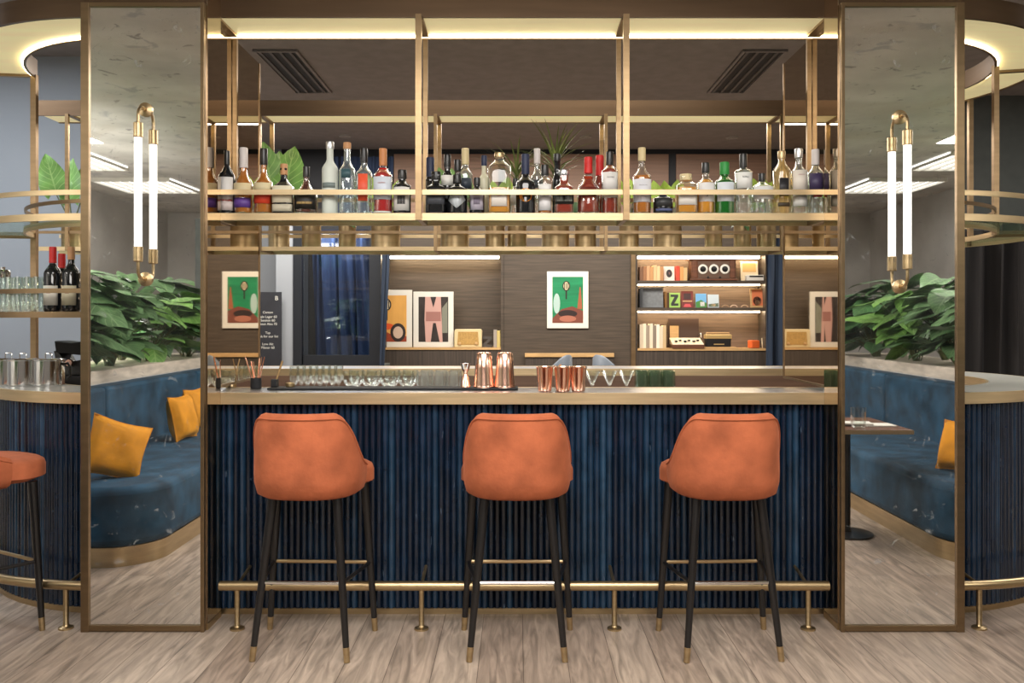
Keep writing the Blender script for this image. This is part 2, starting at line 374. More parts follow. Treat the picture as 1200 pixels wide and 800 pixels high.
for n in (NL, NR): W.box(n[0], n[1], YF+.34, YF+.45, 0, n[2])
struct(MB().box(NR[0], NR[1], YF+.335, YF+.34, NR[3], NR[2]).build('wall_niche', mat('lit_oak', (.15, .10, .068, 1), .5, 0, .25, (2.2, 2.2, 45)), smooth=0))  # paler copy of the oak; strip-light glow put into its colour
struct(W.build('wall_far_centre', WOODD, smooth=0))
struct(MB().box(X(330, YF), X(925, YF)+.02, YF, YF+.1, 2.93, ZC).build('wall_far_upper', mat('near_black', (.02, .022, .028, 1), .7), smooth=0))
for k, n in enumerate((NL, NR)):                 # ribbed cupboard front under each niche
    struct(MB().box(n[0], n[1], YF+.0, YF+.34, 0, n[3]-.03).build('trim_%d' % (k+1), WOODR, smooth=0))
    struct(MB().box(n[0], n[1], YF-.015, YF+.34, n[3]-.03, n[3]).build('trim_%d' % (k+3), TAN, smooth=0))
t = struct(MB().box(NL[1], NL[1]+.03, YF-.02, YF, 0, 2.93).build('trim_5', WOODD, smooth=0))
struct(MB().box(NR[0]-.09, NR[0]-.03, YF-.03, YF, 0, 2.93).build('trim_6', BRASSD, smooth=0))
# brown panels between black bars above the oak wall
for k, (a, b) in enumerate(((462, 584), (592, 783), (792, 902))):
    o = MB().box(X(a, YF), X(b, YF), YF-.03, YF, Z(256, YF), Z(181, YF)).build('wall_panel', WOODP, smooth=0)
    struct(o)
# niche lights
for n, nm in ((NL, 'left'), (NR, 'right')):
    o = MB().box(n[0]+.03, n[1]-.03, YF+.16, YF+.21, n[2]-.03, n[2]-.005).build('strip_light', LEDW, smooth=0)
    tag(o, 'warm strip light along the top of the niche holding the ' + ('framed photographs' if nm == 'left' else 'shelves'), 'light')
# window with a blue curtain, far left
YWN = YF-.75
wx0, wx1, wz0, wz1 = X(344, YWN), X(447, YWN), Z(428, YWN), Z(262, YWN)
wn = struct(MB().box(wx0, wx0+.11, YWN-.03, YWN+.05, wz0, wz1).box(wx1-.15, wx1, YWN-.03, YWN+.05, wz0, wz1)
            .box(wx0+.13, wx1-.15, YWN-.03, YWN+.05, wz0, wz0+.13).box(wx0+.13, wx1-.15, YWN-.03, YWN+.05, wz1-.08, wz1).build('window_1', mat('dark_window_frame', (.012, .014, .019, 1), .35), smooth=0))
o = MB().box(wx0+.13, wx1-.15, YWN, YWN+.01, wz0+.13, wz1-.08).build('window_pane', PANE, wn, smooth=0)
struct(MB().box(wx0-.02, wx1+.02, YWN-.1, YWN+.6, 0, wz0).build('wall_window', DARKW, smooth=0))
struct(MB().box(X(324, YWN), wx0, YWN-.02, YF, 0, 3.3).build('trim_7', PALEW, smooth=0))
def curtain(name, label, x0, x1, y, z0, z1, m, folds, amp, lean=0., top=None):
    mb = MB(); n = folds*8; rows = 10; v = []
    for j in range(rows+1):
        t = j/rows; z = z1+(z0-z1)*t
        for i in range(n+1):
            u = i/n; a = amp*(.7+.5*math.sin(u*37.3+1.7*math.sin(u*11)))*(1+.25*math.sin(t*3+u*9))
            v.append((x0+(x1-x0)*u+lean*t*(.4+.6*u)+.02*math.sin(t*2.2+u*21), y+a*math.sin(2*PI*folds*u+.5*math.sin(6*u+t)), z))
    f = [(j*(n+1)+i, j*(n+1)+i+1, (j+1)*(n+1)+i+1, (j+1)*(n+1)+i) for j in range(rows) for i in range(n)]
    b = len(v); v += [(p[0], p[1]+.012, p[2]) for p in v]
    f += [tuple(b+q for q in g[::-1]) for g in f]
    mb.add(v, f); o = mb.build(name, m, smooth=60); return tag(o, label, 'curtain')
curtain('curtain', 'long navy curtain hanging in folds behind the dark framed window', wx0+.15, wx1-.17, YWN+.28, wz0+.02, wz1-.02, NAVYC, 8, .07, .1)
curtain('curtain', 'blue drape pulled aside along the edge of the window, beside the framed prints', X(449, YWN-.1), X(458, YWN-.1), YWN-.12, .2, Z(262, YWN-.1), TEALC, 2, .035, -.12)
curtain('curtain', 'narrow dark blue drape hanging beside the lit shelves', X(898, YF-.3), X(917, YF-.3), YF-.3, .0, 2.6, TEALC, 2, .06)
curtain('curtain', 'wide charcoal velvet curtain hanging behind the rounded end of the bar', 4.25, 7.6, 4.34, .02, Z(270, 4.34), BLACKC, 17, .08)
curtain('curtain', 'dark navy curtain high on the far wall above the window', X(383, YF-.2), X(458, YF-.2), YF-.045, 2.85, Z(181, YF-.2), NAVYC, 7, .04)
area('curtain_fill', ((wx0+wx1)/2, YWN+.14, wz1-.1), .7, .12, 9, (.95, .97, 1))  # added fill out of view at the window top, brightens the navy curtain
# ceiling vents beyond the bar
for s, nm in ((-1, 'left'), (1, 'right')):
    v = thing('ceiling_vent', 'dark slotted ceiling vent above the '+('frosted bottle end' if s < 0 else 'gold bottle end')+' of the bottle shelf', 'vent', (s*2.07, 3.68, ZC), 0, 'slotted ceiling vents')
    MB().box(-.19, .19, -.68, .68, -.004, 0).build('backing', BLACKM, v, 0)
    MB().box(-.19, -.165, -.68, .68, -.02, 0).box(.165, .19, -.68, .68, -.02, 0).box(-.165, .165, -.68, -.655, -.02, 0).box(-.165, .165, .655, .68, -.02, 0).build('frame', CEILD, v, 0)
    for k in range(4): MB().box(-.139+.085*k-.012, -.139+.085*k+.012, -.655, .655, -.016, -.004).build('slat', mat('vent_grey', (.10, .092, .09, 1), .6), v, 0)
for k, (px, py) in enumerate(((404, 159), (686, 160), (858, 161))):
    d = (ZC-CAMZ)/((371-py)/F); 
    o = MB().lathe([(.0, -.004), (.05, -.004), (.055, -.012), (.075, -.012), (.08, 0)], n=20).build('downlight', mat('downlight_trim', (.3, .29, .28, 1), .5))
    o.location = ((px-606)/F*d+CAMX, d-CAMD, ZC); tag(o, ['small round downlight in the far ceiling above the frosted bottle', 'small round downlight in the far ceiling above the spiky plant', 'small round downlight in the far ceiling above the green-capped bottle'][k], 'light')
sp = bpy.data.lights.new('poster_spot', 'SPOT'); sp.energy = 34; sp.spot_size = R(50); sp.spot_blend = .8; sp.color = (1, .86, .66); sp.shadow_soft_size = .04
o = bpy.data.objects.new('poster_spot', sp); COL.objects.link(o); o.location = (X(660, YF), YF-.75, 3.69); o.rotation_euler = (R(20), 0, 0)

# ================================================================== THE ISLAND BAR
CXB, CYB, RB, WB = 2.0, 1.16, 1.16, .31
def stad(r, n=28):
    P = [(CXB+r*math.cos(R(-90+180*k/n)), CYB+r*math.sin(R(-90+180*k/n))) for k in range(n+1)]
    return P+[(-CXB+r*math.cos(R(90+180*k/n)), CYB+r*math.sin(R(90+180*k/n))) for k in range(n+1)]
def ring(mb, ro, ri, z0, z1, n=28): return mb.strip(stad(ro, n), stad(ri, n), z0, z1)
def arc(r, a0, a1, z, cx, n=20): return [(cx+r*math.cos(R(a0+(a1-a0)*k/n)), CYB+r*math.sin(R(a0+(a1-a0)*k/n)), z) for k in range(n+1)]
bar = thing('island_bar', 'long rounded island bar faced in ribbed dark blue tiles with a brass-edged counter', 'bar', (0, 0, 0))
mb = ring(MB(), RB, RB-.015, 1.044, 1.100); ring(mb, RB-.34, RB-.355, 1.044, 1.100); mb.build('counter_edge', BRASSL, bar)
ring(MB(), RB-.0151, RB-.3399, 1.06, 1.0985).build('counter_top', CHROME, bar)
for s in (1, -1):
    a = (-78, 78) if s > 0 else (102, 258)
    P = lambda r: [p[:2] for p in arc(r, a[0], a[1], 0, s*CXB, 30)]
    o = MB().strip(P(RB-.016), P(RB-.339), 1.0985, 1.1000, closed=False).build('stone_top', MARBLE, bar); o['label'] = 'white stone top of the rounded end'
# ribs: one continuous tiled skin
r0 = 1.105; pitch = .031; rr = .0142
L1 = 2*CXB; LA = PI*r0; per = 2*L1+2*LA; nr = int(per/pitch); pv = []; pu = []
def peri(sv):
    sv %= per
    if sv < L1: return (-CXB+sv, CYB-r0, 0, -1)
    sv -= L1
    if sv < LA: a = -PI/2+sv/r0; return (CXB+r0*math.cos(a), CYB+r0*math.sin(a), math.cos(a), math.sin(a))
    sv -= LA
    if sv < L1: return (CXB-sv, CYB+r0, 0, 1)
    sv -= L1; a = PI/2+sv/r0; return (-CXB+r0*math.cos(a), CYB+r0*math.sin(a), math.cos(a), math.sin(a))
for k in range(nr):
    for q in range(6):
        a = q/6
        x, y, nx, ny = peri((k+a)*per/nr); h = .004+rr*math.sin(PI*a)**.8 if q else 0
        pv.append((x+nx*h, y+ny*h)); pu.append(k+a)
n = len(pv); vs = [(p[0], p[1], .028) for p in pv]+[(p[0], p[1], 1.044) for p in pv]
fs = [(i, (i+1) % n, n+(i+1) % n, n+i) for i in range(n)]
me = bpy.data.meshes.new('ribbed_front'); me.from_pydata(vs, [], fs); me.update()
uvl = me.uv_layers.new(name='uv')
for p in me.polygons:
    base = int(pu[p.index]+1e-6)
    for li, vi in zip(p.loop_indices, p.vertices):
        k = vi % n; u = pu[k]; u = base+.995 if (k % 6 == 0 and int(round(u)) != base) else u+.002
        uvl.data[li].uv = (u, vs[vi][2])
me.polygons.foreach_set('use_smooth', [True]*len(me.polygons)); me.set_sharp_from_angle(angle=R(60)); me.materials.append(RIBM)
o = bpy.data.objects.new('ribbed_front', me); COL.objects.link(o); o.parent = bar
ring(MB(), r0+.02, r0-.03, 0, .028).build('plinth_strip', BRASS, bar)
ring(MB(), r0-.01, r0-.04, .028, 1.06).build('carcass', BLACKM, bar)
ring(MB(), RB-.36, RB-.38, .0, 1.05).build('inner_face', WOODP, bar)
# work bench down the middle of the island
wb = thing('work_bench', 'low steel work bench inside the island behind the counter', 'bench', (0, 0, 0))
MB().box(-1.5, 1.5, 1.30, 1.82, .90, .945).build('bench_top', CHROME, wb, 0)
MB().box(-1.48, 1.48, 1.34, 1.80, 0, .90).build('bench_body', WOODP, wb, 0)

# ------------------------------------------------------------------ gantry over the bar
gan = thing('bar_gantry', 'brass frame over the bar carrying a LED-lit canopy and the glass bottle shelf', 'shelf', (0, 0, 1.10))
def gb(mb, name, m, **k):
    mb.xf(Matrix.Translation((0, 0, -1.10))); return mb.build(name, m, gan, **k)
CXL, XFAR = -2.13, -3.52                         # the left end stops at a radial bar; the far run goes on past it
def gpath(r, n=28):
    P = [p[:2] for p in arc(r, 188, 270, 0, CXL, 18)]
    P += [(CXB+r*math.cos(R(-90+180*k/n)), CYB+r*math.sin(R(-90+180*k/n))) for k in range(n+1)]
    return P+[(XFAR, CYB+r)]
def gring(ro, ri, z0, z1, mb=None): return (mb or MB()).strip(gpath(ro), gpath(ri), z0, z1, closed=False)
SOF = mat('gold_soffit_led_wash', (.72, .62, .34, 1), .5, .1, .15, (1.2, 6, 1), emit=.42)  # emission stands in for the LED wash across the gold panel
gb(gring(RB, RB-.02, 2.95, 3.06), 'canopy_fascia', BRONZE)
gb(gring(RB-WB+.015, RB-WB, 2.938, 3.05), 'canopy_inner_rim', BRONZE)
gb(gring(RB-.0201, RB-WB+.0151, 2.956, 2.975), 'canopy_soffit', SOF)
gb(gring(RB-WB+.022, RB-WB+.0152, 2.942, 2.9555), 'led_strip', LED, smooth=0)
gb(gring(RB, RB-.014, 1.950, 1.985), 'shelf_edge', BRASSL)
gb(gring(RB-WB+.014, RB-WB, 1.955, 1.985), 'shelf_edge', BRASSL)
gb(gring(RB-.0141, RB-WB+.0141, 1.972, 1.984), 'glass_shelf', SHELFG)
gb(gring(RB, RB-.01, 2.076, 2.101), 'guard_rail', BRASSL)
gb(gring(RB-WB+.01, RB-WB, 2.08, 2.10), 'guard_rail', BRASSD)
BRASSM = mat('aged_brass', (.29, .20, .11, 1), .36, 1, .12, (3, 3, 40), .03)
def post(x, y, z0, z1, wx=.03, wy=.022, m=BRASSM): return gb(MB().box(x-wx/2, x+wx/2, y-wy/2, y+wy/2, z0, z1), 'post', m, smooth=0)
def cross(x0, y0, x1, y1, wd, z0, z1):
    d = Vector((x1-x0, y1-y0)); n = Vector((-d.y, d.x)).normalized()*wd/2
    gb(MB().prism([(x0+n.x, y0+n.y), (x0-n.x, y0-n.y), (x1-n.x, y1-n.y), (x1+n.x, y1+n.y)], z0, z1), 'cross_bar', BRASSD, smooth=0)
for sy in (0, 1):
    f = (lambda y: y) if not sy else (lambda y: 2*CYB-y)
    for x in ((-.51, .51) if not sy else (-3.3, -1.9, -.62, .62, 1.9)):
        post(x, f(-.006), 1.95, 2.96); post(x, f(WB), 1.955, 2.95, .024)
        cross(x, f(.02), x, f(WB-.015), .04, 2.943, 2.9555); cross(x, f(.015), x, f(WB-.015), .024, 1.953, 1.972)
    if not sy:
        for x in (-1.515, 1.515):
            post(x, f(WB), 1.955, 2.95, .022); post(x*1.003, f(.0), 1.10, 2.96, .024)
            cross(x, f(.02), x, f(WB-.015), .04, 2.943, 2.9555); cross(x, f(.015), x, f(WB-.015), .024, 1.953, 1.972)
for r, a in ((RB-WB+.007, -24), (RB-.01, 23), (RB-WB+.007, 60), (RB-.01, 80)):
    post(CXB+r*math.cos(R(a)), CYB+r*math.sin(R(a)), 1.955, 2.95, .03, .03, BRASSD)
post(CXL+(RB-WB+.007)*math.cos(R(190)), CYB+(RB-WB+.007)*math.sin(R(190)), 1.10, 2.95, .034, .03, BRASSD)
for cx, a in ((CXB, -14), (CXL, 188.6)):
    c_, s_ = math.cos(R(a)), math.sin(R(a))
    cross(cx+(RB-.022)*c_, CYB+(RB-.022)*s_, cx+(RB-WB+.016)*c_, CYB+(RB-WB+.016)*s_, .03, 2.940, 2.9555)
    cross(cx+(RB-.015)*c_, CYB+(RB-.015)*s_, cx+(RB-WB+.015)*c_, CYB+(RB-WB+.015)*s_, .022, 1.953, 1.971)
# extra glass shelf in one rounded end
P = lambda r: [p[:2] for p in arc(r, 188, 268, 0, CXL, 24)]
gb(MB().strip(P(RB), P(RB-.012), 1.47, 1.50, closed=False).strip(P(RB-WB+.012), P(RB-WB), 1.47, 1.50, closed=False), 'low_shelf_edge', BRASSD)
gb(MB().strip(P(RB-.0121), P(RB-WB+.0121), 1.478, 1.495, closed=False), 'low_glass_shelf', BRASSD)
gb(MB().strip(P(RB), P(RB-.01), 1.592, 1.615, closed=False), 'guard_rail', BRASSD)
# side mirrors that close the serving opening
for s in (-1, 1):
    t = MB().box(s*1.5335-.004, s*1.5335+.004, .03, .77, .030, 1.85).build('side_mirror', SMOKE, gan, 0)
    MB().box(s*1.5335-.008, s*1.5335+.008, .77, .785, .018, 1.85).box(s*1.5335-.008, s*1.5335+.008, .03, .77, .018, .030).build('mirror_edge', BRASSD, t, 0)

# ------------------------------------------------------------------ mirror pillars and their lamps
def pillar(s):
    xi, xo = 1.489, 2.067
    a, b = (xi, xo) if s > 0 else (-xo, -xi)
    wi, wo = .018, .038
    fa, fb = (wi, wo) if s > 0 else (wo, wi)
    c = (a+b)/2; zt = 2.945
    t = thing('mirror_pillar', 'brass-framed antique mirror pillar reflecting '+('a large gold cushion on a blue banquette' if s < 0 else 'the edge of a dark table at a blue banquette'), 'mirror', (c, 0, 0))
    def B(x0, x1, y0, y1, z0, z1): return MB().box(x0-c, x1-c, y0, y1, z0, z1)
    B(a+.004, b-.004, YM+.012, -.001, .004, 3.055).build('pillar_core', BRONZE, t, 0)
    B(a+fa, b-fb, YM-.001, YM+.011, .032, zt-.02).build('mirror_glass', MIRROR, t, 0)
    fr = B(a, a+fa, YM-.012, YM+.02, 0, zt); fr.box(b-fb-c, b-c, YM-.012, YM+.02, 0, zt)
    fr.box(a+fa-c, b-fb-c, YM-.012, YM+.02, .004, .032); fr.box(a+fa-c, b-fb-c, YM-.012, YM+.02, zt-.02, zt)
    fr.build('frame', mat('pillar_bronze', (.25, .175, .10, 1), .36, .95, .1, (3, 3, 30)), t, 0, bevel=.002)
    x = b if s < 0 else a
    B(x-.0045, x+.0045, YM+.021, -.001, .03, 3.05).build('side_glass', SMOKE, t, 0)
    B(x-.007, x+.007, YM+.021, -.001, .0, .03).build('side_trim', BRASS, t, 0)
pillar(-1); pillar(1)
def sconce(s, dz):
    x = 1.766*s
    t = thing('tube_sconce', 'brass wall lamp with one upright white tube on the mirror showing '+('gold cushions' if s < 0 else 'the dark table'), 'lamp', (x, YM, 0), 0, 'tube lamps on the mirror pillars')
    yb = -.082; zt, zb = 2.367+dz, 1.728+dz
    MB().lathe([(.0175, zb+.055), (.0175, zt-.055)], (0, yb), 20).build('glass_tube', TUBE, t)
    for z0, z1 in ((zt-.07, zt), (zb, zb+.07)):
        MB().lathe([(.0185, z0), (.0215, z0+.003), (.0215, z1-.003), (.017, z1)], (0, yb), 20).build('collar', BRASS, t)
    for z0, sg in ((zt, 1), (zb, -1)):
        pts = [(0, yb, z0-sg*.005), (0, yb, z0+sg*.035)]+[(0, yb+.042*(1-math.cos(R(q))), z0+sg*(.035+.042*math.sin(R(q)))) for q in (20, 40, 60, 80, 90)]+[(0, -.012, z0+sg*.077)]
        MB().tube(pts, .0075, 10).build('elbow_pipe', BRASS, t)
        MB().lathe([(.0, .0), (.033, 0), (.033, .008), (.012, .014), (.012, .03), (.0, .03)], n=24).xf(Matrix.Translation((0, -.0015, z0+sg*.077)) @ Matrix.Rotation(PI/2, 4, 'X')).build('wall_plate', BRASS, t)
sconce(-1, 0); sconce(1, -.035)

# ------------------------------------------------------------------ foot rails
def rail(label, pts, posts, group='brass foot rails'):
    t = thing('foot_rail', label, 'rail', (posts[len(posts)//2][0], posts[len(posts)//2][1], 0), 0, group)
    ox, oy = t.location.x, t.location.y
    MB().tube([(p[0]-ox, p[1]-oy, p[2]) for p in pts], .0225, 14).build('rail', BRASS, t)
    for (x, y, nx, ny) in posts:
        x -= ox; y -= oy
        MB().lathe([(.034, 0), (.034, .008), (.016, .014), (.0125, .02), (.0125, .19)], (x, y), 18).build('rail_post', BRASS, t)
        MB().tube([(x, y, .205), (x-nx*.195, y-ny*.195, .24)], .008, 8).build('wall_bracket', BRASS, t)
yr = -.17
rail('long straight brass foot rail along the bar front behind the three stools', [(-1.43, yr, .205), (-.5, yr, .205), (.5, yr, .205), (1.445, yr, .205)],
     [(X(p, yr), yr, 0, -1) for p in (278, 494, 720, 947)])
for s in (-1, 1):
    cx = s*CXB; rr2 = RB+.17
    a0, a1 = (267.2, 200) if s < 0 else (-87.2, -20)
    pp = arc(rr2, a0, a1, .205, cx, 24)
    an = [R(263), R(222)] if s < 0 else [R(-83), R(-42)]
    rail('curved brass foot rail at the rounded bar end '+('behind the cut-off orange stool' if s < 0 else 'under the white stone counter'), pp,
         [(cx+rr2*math.cos(q), CYB+rr2*math.sin(q), math.cos(q), math.sin(q)) for q in an])
# ================================================================== BAR STOOLS
def make_stool(label):
    t = thing('bar_stool', label, 'stool', (0, 0, 0), 0, 'orange velvet bar stools')
    # wrap-around back: thick curved shell
    nphi = 64; ph0 = R(96); th = .052; zb = .692
    def hgt(ph):
        T_ = ((0, 1), (40, 1), (46, .985), (52, .945), (58, .88), (64, .795), (71, .67), (77, .56), (84, .46), (90, .395), (97, .35)); d_ = math.degrees(abs(ph))
        for (a0, h0), (a1, h1) in zip(T_, T_[1:]):
            if d_ <= a1: return .366*(h0+(h1-h0)*(d_-a0)/(a1-a0))
        return .366*.35
    v = []; prof = []
    def pos(ph, z, off):
        tz = (z-zb)/.37
        a = (.243-off)*(1-.05*max(0, tz)**1.3); b = (.238-off)*(1-.02*tz)
        pw = lambda q: math.copysign(abs(q)**.77, q)
        y = -b*pw(math.cos(ph))-.035*max(0, tz)*max(0, math.cos(ph)); x = a*pw(math.sin(ph))
        if tz < .2: q = .90+.10*(max(0, tz)/.2)**.5; x *= q; y *= q
        return (x, y, z)
    sec = 14
    for i in range(nphi+1):
        ph = -ph0+2*ph0*i/nphi; h = hgt(ph); T = th*(1 if abs(ph) < R(80) else .8)
        row = []
        m = 6
        for k in range(m): row.append(pos(ph, zb+.012+(h-.012-.02)*k/(m-1), 0))
        for q in (30, 60, 90, 120, 150):
            row.append(pos(ph, zb+h-.02+.026*math.sin(R(q)), T/2*(1-math.cos(R(q)))))
        for k in range(m): row.append(pos(ph, zb+h-.02-(h-.02)*k/(m-1)*.96, T))
        row.append(pos(ph, zb, T*.75)); row.append(pos(ph, zb-.004, T*.35))
        v += row; sec = len(row)
    f = [(i*sec+k, i*sec+(k+1) % sec, (i+1)*sec+(k+1) % sec, (i+1)*sec+k) for i in range(nphi) for k in range(sec)]
    f += [list(range(sec)), list(range(nphi*sec, (nphi+1)*sec))[::-1]]
    back = MB().add(v, f).build('backrest', ORANGE, t, 60)
    # piping along the outer top edge
    pp = []
    for i in range(nphi+1):
        ph = -ph0+2*ph0*i/nphi; p = pos(ph, zb+hgt(ph)-.016, -.001); pp.append(p)
    MB().tube(pp, .0042, 6).build('piping', ORANGE, back)
    # seat cushion
    def lobe(r, z, n=40):
        o = []
        for k in range(n):
            a = 2*PI*k/n; c_, s_ = math.cos(a), math.sin(a); q = 1/((abs(c_)**2.6+abs(s_)**2.6)**(1/2.6))
            y_ = r*q*s_+.045; k_ = min(1, max(0, (y_-.01)/.09)); o.append((r*(.97+.18*k_*k_*(3-2*k_))*q*c_, y_, z))
        return o
    prof = [(.150, .702), (.185, .703), (.197, .710), (.228, .725), (.228, .775), (.222, .795), (.205, .806), (.16, .812), (.08, .815)]
    vs = []; n = 40
    for r, z in prof: vs += lobe(r, z)
    fs = [(j*n+k, j*n+(k+1) % n, (j+1)*n+(k+1) % n, (j+1)*n+k) for j in range(len(prof)-1) for k in range(n)]
    fs += [list(range(n))[::-1], list(range((len(prof)-1)*n, len(prof)*n))]
    seat = MB().add(vs, fs).build('seat', ORANGE, t, 60)
    MB().tube([(p[0]*1.002, p[1], p[2]) for p in lobe(.2065, .79)], .004, 6, closed=True).build('piping', ORANGE, seat)
    # legs with brass ferrules
    tops = [(-.140, -.115), (.140, -.115), (-.205, .155), (.205, .155)]
    feet = [(-.205, -.200), (.205, -.200), (-.250, .175), (.250, .175)]
    def on(i, z):
        u = 1-z/.70; return (tops[i][0]+(feet[i][0]-tops[i][0])*u, tops[i][1]+(feet[i][1]-tops[i][1])*u, z)
    for i in range(4):
        lg = MB().tube([on(i, .70), on(i, .4), on(i, .060)], [.0215, .018, .0138], 14).build('leg', BLACK, t)
        fe = MB().tube([on(i, .062), on(i, .0005)], [.0147, .0128], 14).build('ferrule', BRASS, lg); fe['label'] = 'brass foot cap'
    zr = .325
    a, b, c_, d_ = on(0, zr), on(1, zr), on(2, zr), on(3, zr)
    MB().tube([c_, d_], .0088, 10).build('footrest', BRASS, t)
    MB().tube([a, b], .0085, 10).build('crossbar', STEEL, t)
    MB().tube([a, c_], .0085, 10).build('crossbar', BLACK, t); MB().tube([b, d_], .0085, 10).build('crossbar', BLACK, t)
    return t
YS = -.352
s0 = make_stool('orange velvet bar stool by the blue bar, the one beside the gold-cushion mirror'); s0.location = (-.950, YS, 0); s0.rotation_euler.z = R(-2)
dup(s0, (-.026, YS, 0), 0, 'orange velvet bar stool standing in the middle of the bar front, backrest square to view')
dup(s0, (.895, YS, 0), R(2), 'orange velvet bar stool by the blue bar, the one beside the dark-table mirror')
dup(s0, (-2.565, -.21, 0), R(-30), 'orange velvet bar stool at the rounded bar end, cut off by the picture edge')

# ================================================================== BOTTLES
def gl(nm, tint, rough=.03, body=None, mix=0): return glass(nm, tint, rough, body, mix)
G = {'clear': gl('bottle_clear', (.93, .96, .95), .03, (.7, .75, .73), .02), 'dark': mat('dark_bottle_glass', (.010, .011, .013, 1), .06, spec=.7),
     'green': gl('bottle_green', (.05, .34, .06), .03, (.02, .20, .03), .55), 'frost': mat('frosted_bottle', (.62, .66, .60, 1), .55),
     'cloud': mat('cloudy_bottle', (.66, .63, .46, 1), .35), 'gold': gl('bottle_gold', (.90, .74, .42), .03, (.70, .52, .22), .35),
     'brown': mat('brown_bottle_glass', (.035, .012, .006, 1), .06, spec=.7)}
LQ = {'amber': gl('liquid_amber', (.9, .45, .06), .05, (.90, .36, .02), .8), 'whisky': gl('liquid_whisky', (.8, .32, .05), .05, (.66, .20, .012), .8),
      'red': gl('liquid_red', (.75, .03, .03), .05, (.58, .012, .014), .78), 'tawny': gl('liquid_tawny', (.5, .12, .05), .05, (.16, .03, .015), .7),
      'rum': gl('liquid_deep_red', (.5, .05, .02), .05, (.36, .03, .008), .8), 'water': gl('liquid_clear', (.94, .97, .97), .03, (.75, .8, .78), .08)}
def col(*c): return mat('paint_%d_%d_%d' % c, srgb(*c), .5)
ZS = 1.9852
def bottle(px, w, top, y, kind, liq, cap, labels, label, sh=.60, nk=.72, rn=.30, sq=0., capl=.17, level=.9, zbase=None, group='bottles on the glass shelf', cat='bottle', neckm=None, sy=1., name='liquor_bottle'):
    """sh: height share where the shoulder starts, nk: where the neck starts, rn: neck radius share, capl: cap length share"""
    zbase = ZS if zbase is None else zbase
    d = y+CAMD; x = X(px, y); r = w/2/F*d; H = CAMZ-(top-371)/F*d-zbase
    t = thing(name, label, cat, (x, y, zbase), 0, group)
    n = rn*r if rn < 1.5 else rn
    rot = 0
    pr = [(r*.55, .004), (r*.86, 0), (r*.97, .004), (r, .012), (r, H*sh*.5), (r, H*sh)]
    for k in (1, 2, 3, 4, 5):
        u = k/5; e = .5-.5*math.cos(PI*u); pr.append((r+(n-r)*e, H*(sh+(nk-sh)*u)))
    pr += [(n, H*(1-capl*.6)), (n*1.12, H*(1-capl*.55)), (n*1.12, H*(1-capl*.4))]
    sqv = sq
    MB().lathe(pr, n=28, sq=sqv, sy=sy).build('glass_body', G[kind], t, 45)
    if liq:
        lt = H*level; lp = [(r*.4, .010), (r*.88, .011), (r*.93, .016)]
        pz = [(q[0]*.93, q[1]) for q in pr[4:] if q[1] < lt-.004]
        lp += pz; 
        rl = lp[-1][0] if level > sh else r*.93
        lp += [(rl if level <= sh else max(n*.8, rl*.9), lt)]
        MB().lathe(lp, n=24, sq=sqv, sy=sy).build('liquid', LQ[liq], t, 45)
    cm = {'black': BLACK, 'navy': col(28, 38, 70), 'cork': col(190, 140, 95), 'cream': col(214, 196, 150), 'silver': CHROME, 'red': col(200, 30, 28), 'green': col(40, 140, 60),
          'copper': col(196, 130, 80), 'brass': BRASS, 'white': WHITE, 'foil': col(215, 208, 205)}[cap]
    c0 = H*(1-capl); rc = n*1.22
    MB().lathe([(rc*.98, c0), (rc, c0+.003), (rc, H-.006), (rc*.94, H-.001), (rc*.5, H)], n=20, sq=0).build('cap', cm, t, 45)
    if cap == 'red':
        MB().lathe([(n*1.02, H*nk*.98), (n*1.3, H*nk), (n*1.15, c0+.004)], n=20).build('wax_seal', cm, t, 45)
    for lb in labels:
        z0, z1, c, ha = lb[:4]; z0 *= H; z1 *= H; mm = col(*c)
        vs = []; nn = 14; off = .0012
        for zz in (z0, z1):
            for k in range(nn+1):
                a = -PI/2+R(ha)*(2*k/nn-1); ca, sa = math.cos(a), math.sin(a)
                q = 1. if not sq else 1/((abs(ca)**sq+abs(sa)**sq)**(1/sq))
                vs.append(((r+off)*q*ca, ((r+off)*q*sa)*sy, zz))
        if len(lb) > 4 and lb[4] == 'diamond':
            vs = []
            zc_ = (z0+z1)/2
            for k in range(nn+1):
                u = 2*k/nn-1; a = -PI/2+R(ha)*u; e = (1-abs(u))
                for zz in (zc_-(zc_-z0)*e-.004*0, zc_+(z1-zc_)*min(1, e*1.6)): vs.append(((r+off)*math.cos(a), (r+off)*math.sin(a), zz))
            fs = [(2*k, 2*k+2, 2*k+3, 2*k+1) for k in range(nn)]
        elif len(lb) > 4 and lb[4] == 'round':
            vs = []; zc_ = (z0+z1)/2; rr_ = (z1-z0)/2; aw = rr_/r
            for k in range(24):
                a = 2*PI*k/24; b_ = -PI/2+min(1.3, aw)*math.cos(a); vs.append(((r+off)*math.cos(b_), (r+off)*math.sin(b_), zc_+rr_*math.sin(a)))
            fs = [list(range(24))]
        else: fs = [(k, k+1, nn+1+k+1, nn+1+k) for k in range(nn)]
        lo = MB().add(vs, fs).build('paper_label', mm, t, 60)
        sd = lo.modifiers.new('thick', 'SOLIDIFY'); sd.thickness = .0006; sd.offset = 1
        if len(lb) > 5 and lb[5]:
            txt, size, tc, zf = lb[5]
            text_mesh('lettering', txt, size, col(*tc), lo, Matrix.Translation((0, -(r*sy+.0028), z0+(z1-z0)*zf)) @ FACE, .0004)
    return t
w_, k_, cr_ = (226, 224, 220), (22, 22, 24), (222, 206, 160)
YB1, YB2 = .085, .20
B = bottle
